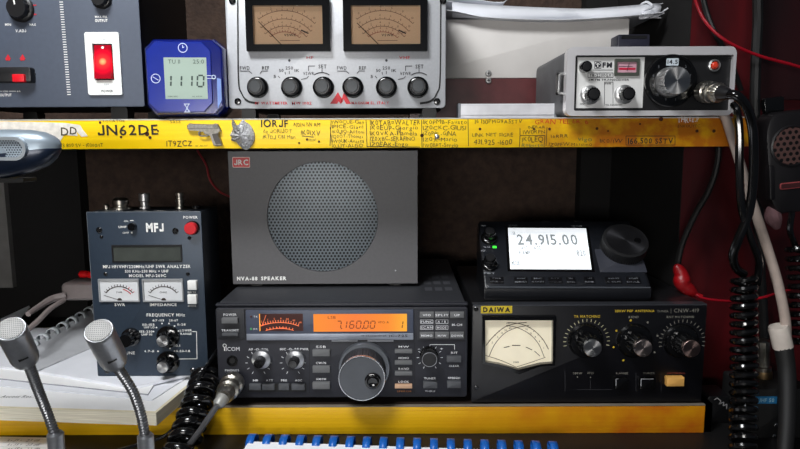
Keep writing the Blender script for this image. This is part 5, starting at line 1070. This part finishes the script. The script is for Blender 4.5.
F0 = V(26.5, 148, cY + yF).x - mbase.x; F1 = V(-40, 148, cY + yF).x - mbase.x; zt_, zb_ = V(0, 137, cY + yF).z - mbase.z, V(0, 160.5, cY + yF).z - mbase.z
mb = MB(M0); O = MB.rrect(F1, F0, zb_, zt_, (zt_ - zb_) * .49, 8); I = MB.rrect(F1 + .0022, F0 - .0022, zb_ + .0022, zt_ - .0022, (zt_ - zb_) * .49 - .0022, 8); mb.frame(O, I, -yF - .008, -yF + .0012, mat('mic_trim', (190, 198, 204), .3, .7), -yF - .0005); mb.build('grille_frame', dm)
mb = MB(M0); mb.loft([[(a, b, -yF - .006) for a, b in I], [(a, b, -yF - .0005) for a, b in I]], holes_mat('oval_mesh', (160, 172, 182), (70, 78, 86), 2.6 * s_, .8 * s_, .4, .5)); mb.build('grille', dm)['label'] = 'oval perforated grille'
mb = MB(ID); mb.lathe(0, 0, [(.045, 0), (.045, .012), (.036, .02), (.013, .028), (.0105, .04), (.0105, zc(175) - mbase.z)], navy, 40); mb.build('stand', dm)
mb = MB(ID); xk = V(27, 182, cY).x - mbase.x; mb.M = Matrix.Translation((0, 0, zc(182.3) - mbase.z)) @ M0; mb.plate(xk - .075, xk, 0, .003, -.012, .004, blackm, .001); mb.build('underside_switch', dm)

# ================================================================ desk paper, notebook
c4 = [(-60, 431), (62, 436.5), (40, 475), (-80, 470)]
ob, o0 = slab('paper_sheet', 'lined sheet with handwriting on the desk under the left gooseneck microphone', 'paper', [(-60, 435), (62, 438), (75, 520), (-80, 520)], DESK + .0002, DESK + .0012, paper)
mb = MB(Matrix.Translation(-o0)); z = DESK + .0016
for i in range(4):
    a = G(-8, 438 + i * 4.2, z); b = G(58, 440 + i * 4.2, z); mb.add([(a.x, a.y, z), (b.x, b.y, z), (b.x, b.y + .0003, z), (a.x, a.y + .0003, z)], [(0, 1, 2, 3)], greyp)
    for x0, x1, t_ in ((8, 22, 'Rx 59 +'), (27, 40, '23 dB')):
        if i == 3: continue
        a = G(x0, 440.3 + i * 4.2, z); b = G(x1, 440.3 + i * 4.2, z); mb.text(t_, a.x, b.x, a.y, .0045, z, mat('pencil', (120, 120, 126), .7), 0, .3)
mb.build('handwriting', ob)
cn = thing('comb_bound_notebook', 'white notebook with blue comb binding lying on the desk below the shelf', 'notebook', (0, 0, DESK))
A_ = G(246, 440, DESK + .012); B_ = G(560, 456, DESK + .004); A_.z = B_.z = 0; d = (B_ - A_).normalized(); n_ = Vector((d.y, -d.x, 0))
if n_.y > 0: n_ = -n_
Ln = (B_ - A_).length; 
mb = MB(Matrix(((d.x, n_.x, 0, A_.x), (d.y, n_.y, 0, A_.y), (0, 0, 1, 0), (0, 0, 0, 1))))
M_nb = mb.M.copy()
mb.add([(0.004, .004, .0005), (Ln, .004, .0005), (Ln, .20, .0005), (.004, .20, .0005), (.004, .004, .0128), (Ln, .004, .0100), (Ln, .20, .0100), (.004, .20, .0128)], [(3, 2, 1, 0), (4, 5, 6, 7), (0, 1, 5, 4), (1, 2, 6, 5), (2, 3, 7, 6), (3, 0, 4, 7)], mat('page_white', (244, 246, 250), .6, nz=.02)); mb.build('pages', cn)
blu = mat('comb_blue', (24, 92, 176), .35)
for i in range(19):
    x = .002 + i * (Ln - .004) / 18.5; mb = MB(M_nb); rr_ = []
    for wd in (0, .0072):
        rr_.append([(x + wd, -.001 + .0105 * math.cos(R(k * 17)), .0092 + .0080 * math.sin(R(k * 17)) - .0012) for k in range(20)])
    mb.loft(rr_, blu, False, False); o = mb.build('comb_ring', cn, 60); so = o.modifiers.new('t', 'SOLIDIFY'); so.thickness = .0006

# ================================================================ cables at right, hand microphone etc.
def cable(name, label, pts, r, m, cat='cable', seg=10, rr=None, part=None):
    P = [V(*q) for q in pts]; mb = MB(Matrix.Translation(-P[0])); mb.tube(P, r, m, seg, 8, rr); ob = mb.build(name); ob.location = P[0]; return tag(ob, label, cat)
redwire = mat('red_wire', (150, 10, 28), .35)
cable('red_wire', 'thin red wire sagging across the dark upper right corner', [(690, -25, .07), (697, 5, .07), (708, 25, .06), (728, 42, .05), (760, 56, .05), (800, 67, .05), (850, 84, .05)], .0016, redwire, 'wire')
rp = thing('test_lead', 'red lead with bulky red plug crossing behind the coiled cord at right', 'wire', tuple(V(684, 272, .05))); o0 = V(684, 272, .05)
mb = MB(Matrix.Translation(-o0)); mb.tube([V(*q) for q in ((690, 288, .045), (700, 297, .04), (715, 300, .04), (735, 301, .04), (760, 298, .04), (785, 291, .04), (830, 280, .045))], .0014, redwire, 8); mb.build('wire', rp)
mb = MB(Matrix.Translation(-o0)); mb.tube([V(*q) for q in ((676, 265, .05), (681, 274, .05), (683, 284, .048), (692, 292, .045), (702, 297, .042))], .006, mat('red_plug', (138, 8, 16), .4, nz=.3, bump=.6, bs=200), 12, 6, rr=lambda t: .0025 + .006 * math.sin(min(1, t * 1.15) * math.pi) ** .7 * (1 + .08 * math.sin(t * 19))); mb.build('plug', rp)
cable('red_wire', 'dark red wire running down the back wall beside the loudspeaker', [(197, 150, .352), (206, 165, .356), (210, 180, .357), (220, 192, .357), (236, 202, .357), (252, 235, .357), (258, 280, .356), (260, 312, .352)], .0016, mat('dark_red_wire', (150, 20, 28), .4), 'wire')
cable('black_cable', 'thin black cable hanging down the rear wall, right of the screen', [(655, 148, .3), (655, 180, .3), (655, 230, .3), (654, 290, .3)], .002, rubber)
whc = mat('white_cable', (180, 164, 154), .5, nz=.12)
wc = thing('coaxial_cable', 'thick white cable slanting down behind the black cords at right', 'cable', tuple(V(724, 116, .02))); o0 = V(724, 116, .02)
mb = MB(Matrix.Translation(-o0)); mb.tube([V(*q) for q in ((722, 110, -.0055), (727, 122, -.0065), (737, 153, -.008), (748, 190, -.010), (763, 235, -.011), (777, 280, -.011), (785, 318, -.011), (786, 336, -.011))], .0047, whc, 14, rr=lambda t: .0042 + .0006 * t); mb.build('sheath', wc)
between('end_collar', V(778, 326, -.012), V(783, 347, -.012), [(.0085, 0), (.0092, .1), (.0092, 1), (.007, 1.02)], mat('collar_white', (206, 196, 186), .5), wc, o0)
mb = MB(Matrix.Translation(-o0)); mb.tube([V(*q) for q in ((783, 344, -.012), (787, 375, -.020), (787, 420, -.040), (784, 462, -.062))], .0075, blackm, 14, rr=lambda t: .0086 - .002 * t); mb.build('boot', wc)
cable('black_cable', 'black cable curving down the red panel left of the white cable', [(719, 100, .06), (719, 140, .05), (717, 165, .05), (709, 190, .055), (695, 215, .065), (682, 245, .075), (676, 275, .08)], .0032, rubber)
cable('black_cable', 'thick black cable running straight down the dark corner above the hand microphone', [(757, -25, .07), (758, 20, .07), (756, 60, .065), (755, 110, .065), (757, 160, .07), (760, 260, .08), (764, 330, .085), (766, 390, .07), (766, 418, .06)], .0052, rubber)
cable('black_cable', 'thin black cable in the upper right crossing over the red panel', [(699, -25, .08), (706, 10, .08), (716, 35, .07), (730, 60, .08), (741, 90, .09)], .0028, rubber)

# hand microphone
hY = .02
hmz = Dev('hand_microphone', 'black hand microphone with round perforated grille hanging at the right edge', 'microphone', tuple(V(800, 190, hY)))
ang = R(-6); hmz.t.rotation_euler = (0, ang, 0); hmz.W = Matrix.Translation(hmz.t.location) @ Matrix.Rotation(ang, 4, 'Y') @ M0; hmz.Wi = hmz.W.inverted()
r_ = hmz.rect(767, 826, 110, 213); bm_ = mat('mic_black', (20, 18, 20), .4)
rings = []
def mo(k, w):
    P = []
    for a, b in MB.rrect(-1, 1, -1, 1, .45, 6):
        wd = 1 - .10 * max(0, -b); P.append((r_[0] + (r_[1] - r_[0]) * (.5 + a * wd * k / 2), r_[2] + (r_[3] - r_[2]) * (.5 + b * (1 - (1 - k) * .6) / 2), w))
    return P
mb = hmz.mb(); mb.loft([mo(.85, -.028), mo(1, -.022), mo(1, -.006), mo(.95, -.001), mo(.86, .0)], bm_); mb.build('body', hmz.t)
u, v = hmz.p(792, 146, .001); s_ = hmz.sc(792, 146); rg = 21 * s_
mb = hmz.mb(); mb.lathe(u, v, [(rg, -.001), (rg, .001), (rg * .93, .0018), (rg * .9, .0012)], bm_, 48, c1=False); gr = mb.build('grille_rim', hmz.t)
mb = hmz.mb(); mb.lathe(u, v, [(rg * .9, .0), (rg * .88, .0012), (.0001, .0020)], holes_mat('hand_mic_grille', (92, 66, 62), (8, 7, 8), 6.2 * s_, 1.9 * s_, .5, .3), 48); mb.build('grille', gr)
mb = hmz.mb(); a = hmz.rect(780, 826, 181, 187.5, .001); mb.plate(a[0], a[1], a[2], a[3], -.0005, .0012, mat('label_red', (140, 60, 62), .5), .002, .0002); mb.plate(a[0] + .001, a[1] - .001, a[2] + .001, a[3] - .001, .0011, .0014, mat('label_dark', (60, 24, 26), .5), .001); mb.build('label_bar', hmz.t)['label'] = 'dull red outlined bar'
mb = hmz.mb(); a = hmz.rect(770, 775, 165, 200, .002); mb.plate(*a, -.006, .002, bm_, .001, .0008); mb.build('talk_button', hmz.t)
mb = hmz.mb(); a = hmz.rect(772, 792, 96, 112, 0); mb.plate(a[0], a[1], a[2], a[3], -.018, -.012, gloss, .002, .001); mb.build('hanger', hmz.t)
o0 = hmz.t.location
P0 = V(792, 214, .01); mb = MB(Matrix.Translation(-P0)); mb.tube([V(*q) for q in ((792, 212, .008), (790, 230, .01), (795, 245, .012))], .003, gloss); mb.coil([V(797, 244, .012), V(799, 290, .012), V(800, 345, .012)], .0085, .003, 11, gloss)
ob = mb.build('coiled_cord'); ob.location = P0; tag(ob, 'black coiled cord below the hand microphone at the right picture edge', 'cord')
cable('cloth_scrap', 'pinkish scrap tucked under the hand microphone', [(770, 206, .03), (773, 216, .028), (777, 228, .03)], .006, mat('pink_scrap', (120, 88, 92), .7, nz=.2), 'scrap', rr=lambda t: .003 + .005 * math.sin(t * 3.1))

# metal coax connector, blue-labelled box, black connector
cx_ = thing('coax_connector', 'tarnished metal coax connector standing beside the coiled cord at right', 'connector', tuple(V(763, 388, .02))); o0 = V(763, 388, .02)
between('barrel', V(763, 389, .02), V(763, 338, .02), [(.0085, 0), (.0085, .12), (.0072, .14), (.0072, .34), (.0080, .36), (.0080, .44), (.0062, .46), (.0062, .74), (.0068, .76), (.0068, .94), (.0048, .97)], nickel, cx_, o0, 40, 18, .0004, (4, 5))
between('ring', V(763, 379, .02), V(763, 370, .02), [(.0083, 0), (.0086, .2), (.0086, .8), (.0083, 1)], brass, cx_, o0)
sb = Dev('switch_box', 'small black switch box with blue label below the metal connector', 'box', (V(776, 440, -.012).x, -.012, DESK + .0)); r_ = sb.rect(747, 812, 389, 450)
r_ = (r_[0], r_[1], .0, r_[3]); mb = sb.mb(); mb.plate(r_[0], r_[1], 0, r_[3], -.05, 0, blackm, .003, .0015); mb.build('body', sb.t)
a = sb.rect(755, 777, 396.5, 403.7, .0005); mb = sb.mb(); mb.plate(*a, 0, .0005, mat('label_blue', (30, 110, 160), .5), .0008); mb.text('UHF 50', a[0] + .0025, a[1] - .003, (a[2] + a[3]) / 2, .0038, .0008, mat('label_ink', (150, 190, 205), .5), 1); mb.build('label', sb.t)['label'] = 'blue label'
for x, y in ((776, 425), (774, 436), (792, 424)): sb.screw(x, y, 1.8, chrome)
pbx = Dev('cable_block', 'small black cable block with white scrawl right of the lower shelf end', 'cable block', (V(717, 440, .022).x, .022, DESK)); r_ = pbx.rect(706, 731, 396, 450)
mb = pbx.mb(); mb.plate(r_[0], r_[1], 0, r_[3], -.03, 0, black, .004, .002); mb.build('body', pbx.t); w = .0004
for a in ((717, 393.8 + 4, 721, 401), (721, 401, 719, 404), (719, 404, 724, 402), (724, 402, 723, 406), (723, 406, 727, 404), (727, 404, 726.5, 409), (714, 400, 717, 398)): pbx.ln(*a, .8, mat('chalk_white', (190, 190, 190), .6), w)
pbx.fin('scrawl'); pbx.screw(709.5, 427, 3, nickel)

# ================================================================ LIGHT
def area(name, loc, tgt, size, sy, power, col, spread=180):
    l = bpy.data.lights.new(name, 'AREA'); l.shape = 'RECTANGLE'; l.size = size; l.size_y = sy; l.energy = power; l.color = col; l.spread = R(spread)
    o = bpy.data.objects.new(name, l); COL.objects.link(o); o.location = loc; o.rotation_euler = (Vector(tgt) - Vector(loc)).to_track_quat('-Z', 'Y').to_euler(); return o
area('window_light', (-1.15, -.85, .42), (-.1, 0, .17), .45, .40, 30, (.96, .98, 1))
area('fill_light', (-.22, -1.25, .27), (-.20, 0, .2), .50, .12, 3.6, (1, .98, .95), 150)  # unseen fill added behind the camera, placed to avoid glare and shelf shadow
area('overhead_lamp', (-.30, -.52, .95), (-.18, -.02, .12), .30, .20, 7.5, (.97, .985, 1), 150)
w = bpy.data.worlds.new('world'); scn.world = w; w.use_nodes = True; bg = w.node_tree.nodes['Background']; bg.inputs[0].default_value = (.62, .72, .9, 1); bg.inputs[1].default_value = .05
scn.view_settings.view_transform = 'Standard'; scn.view_settings.look = 'None'; scn.view_settings.exposure = 0.0; scn.view_settings.gamma = 1
scn.view_settings.use_curve_mapping = False
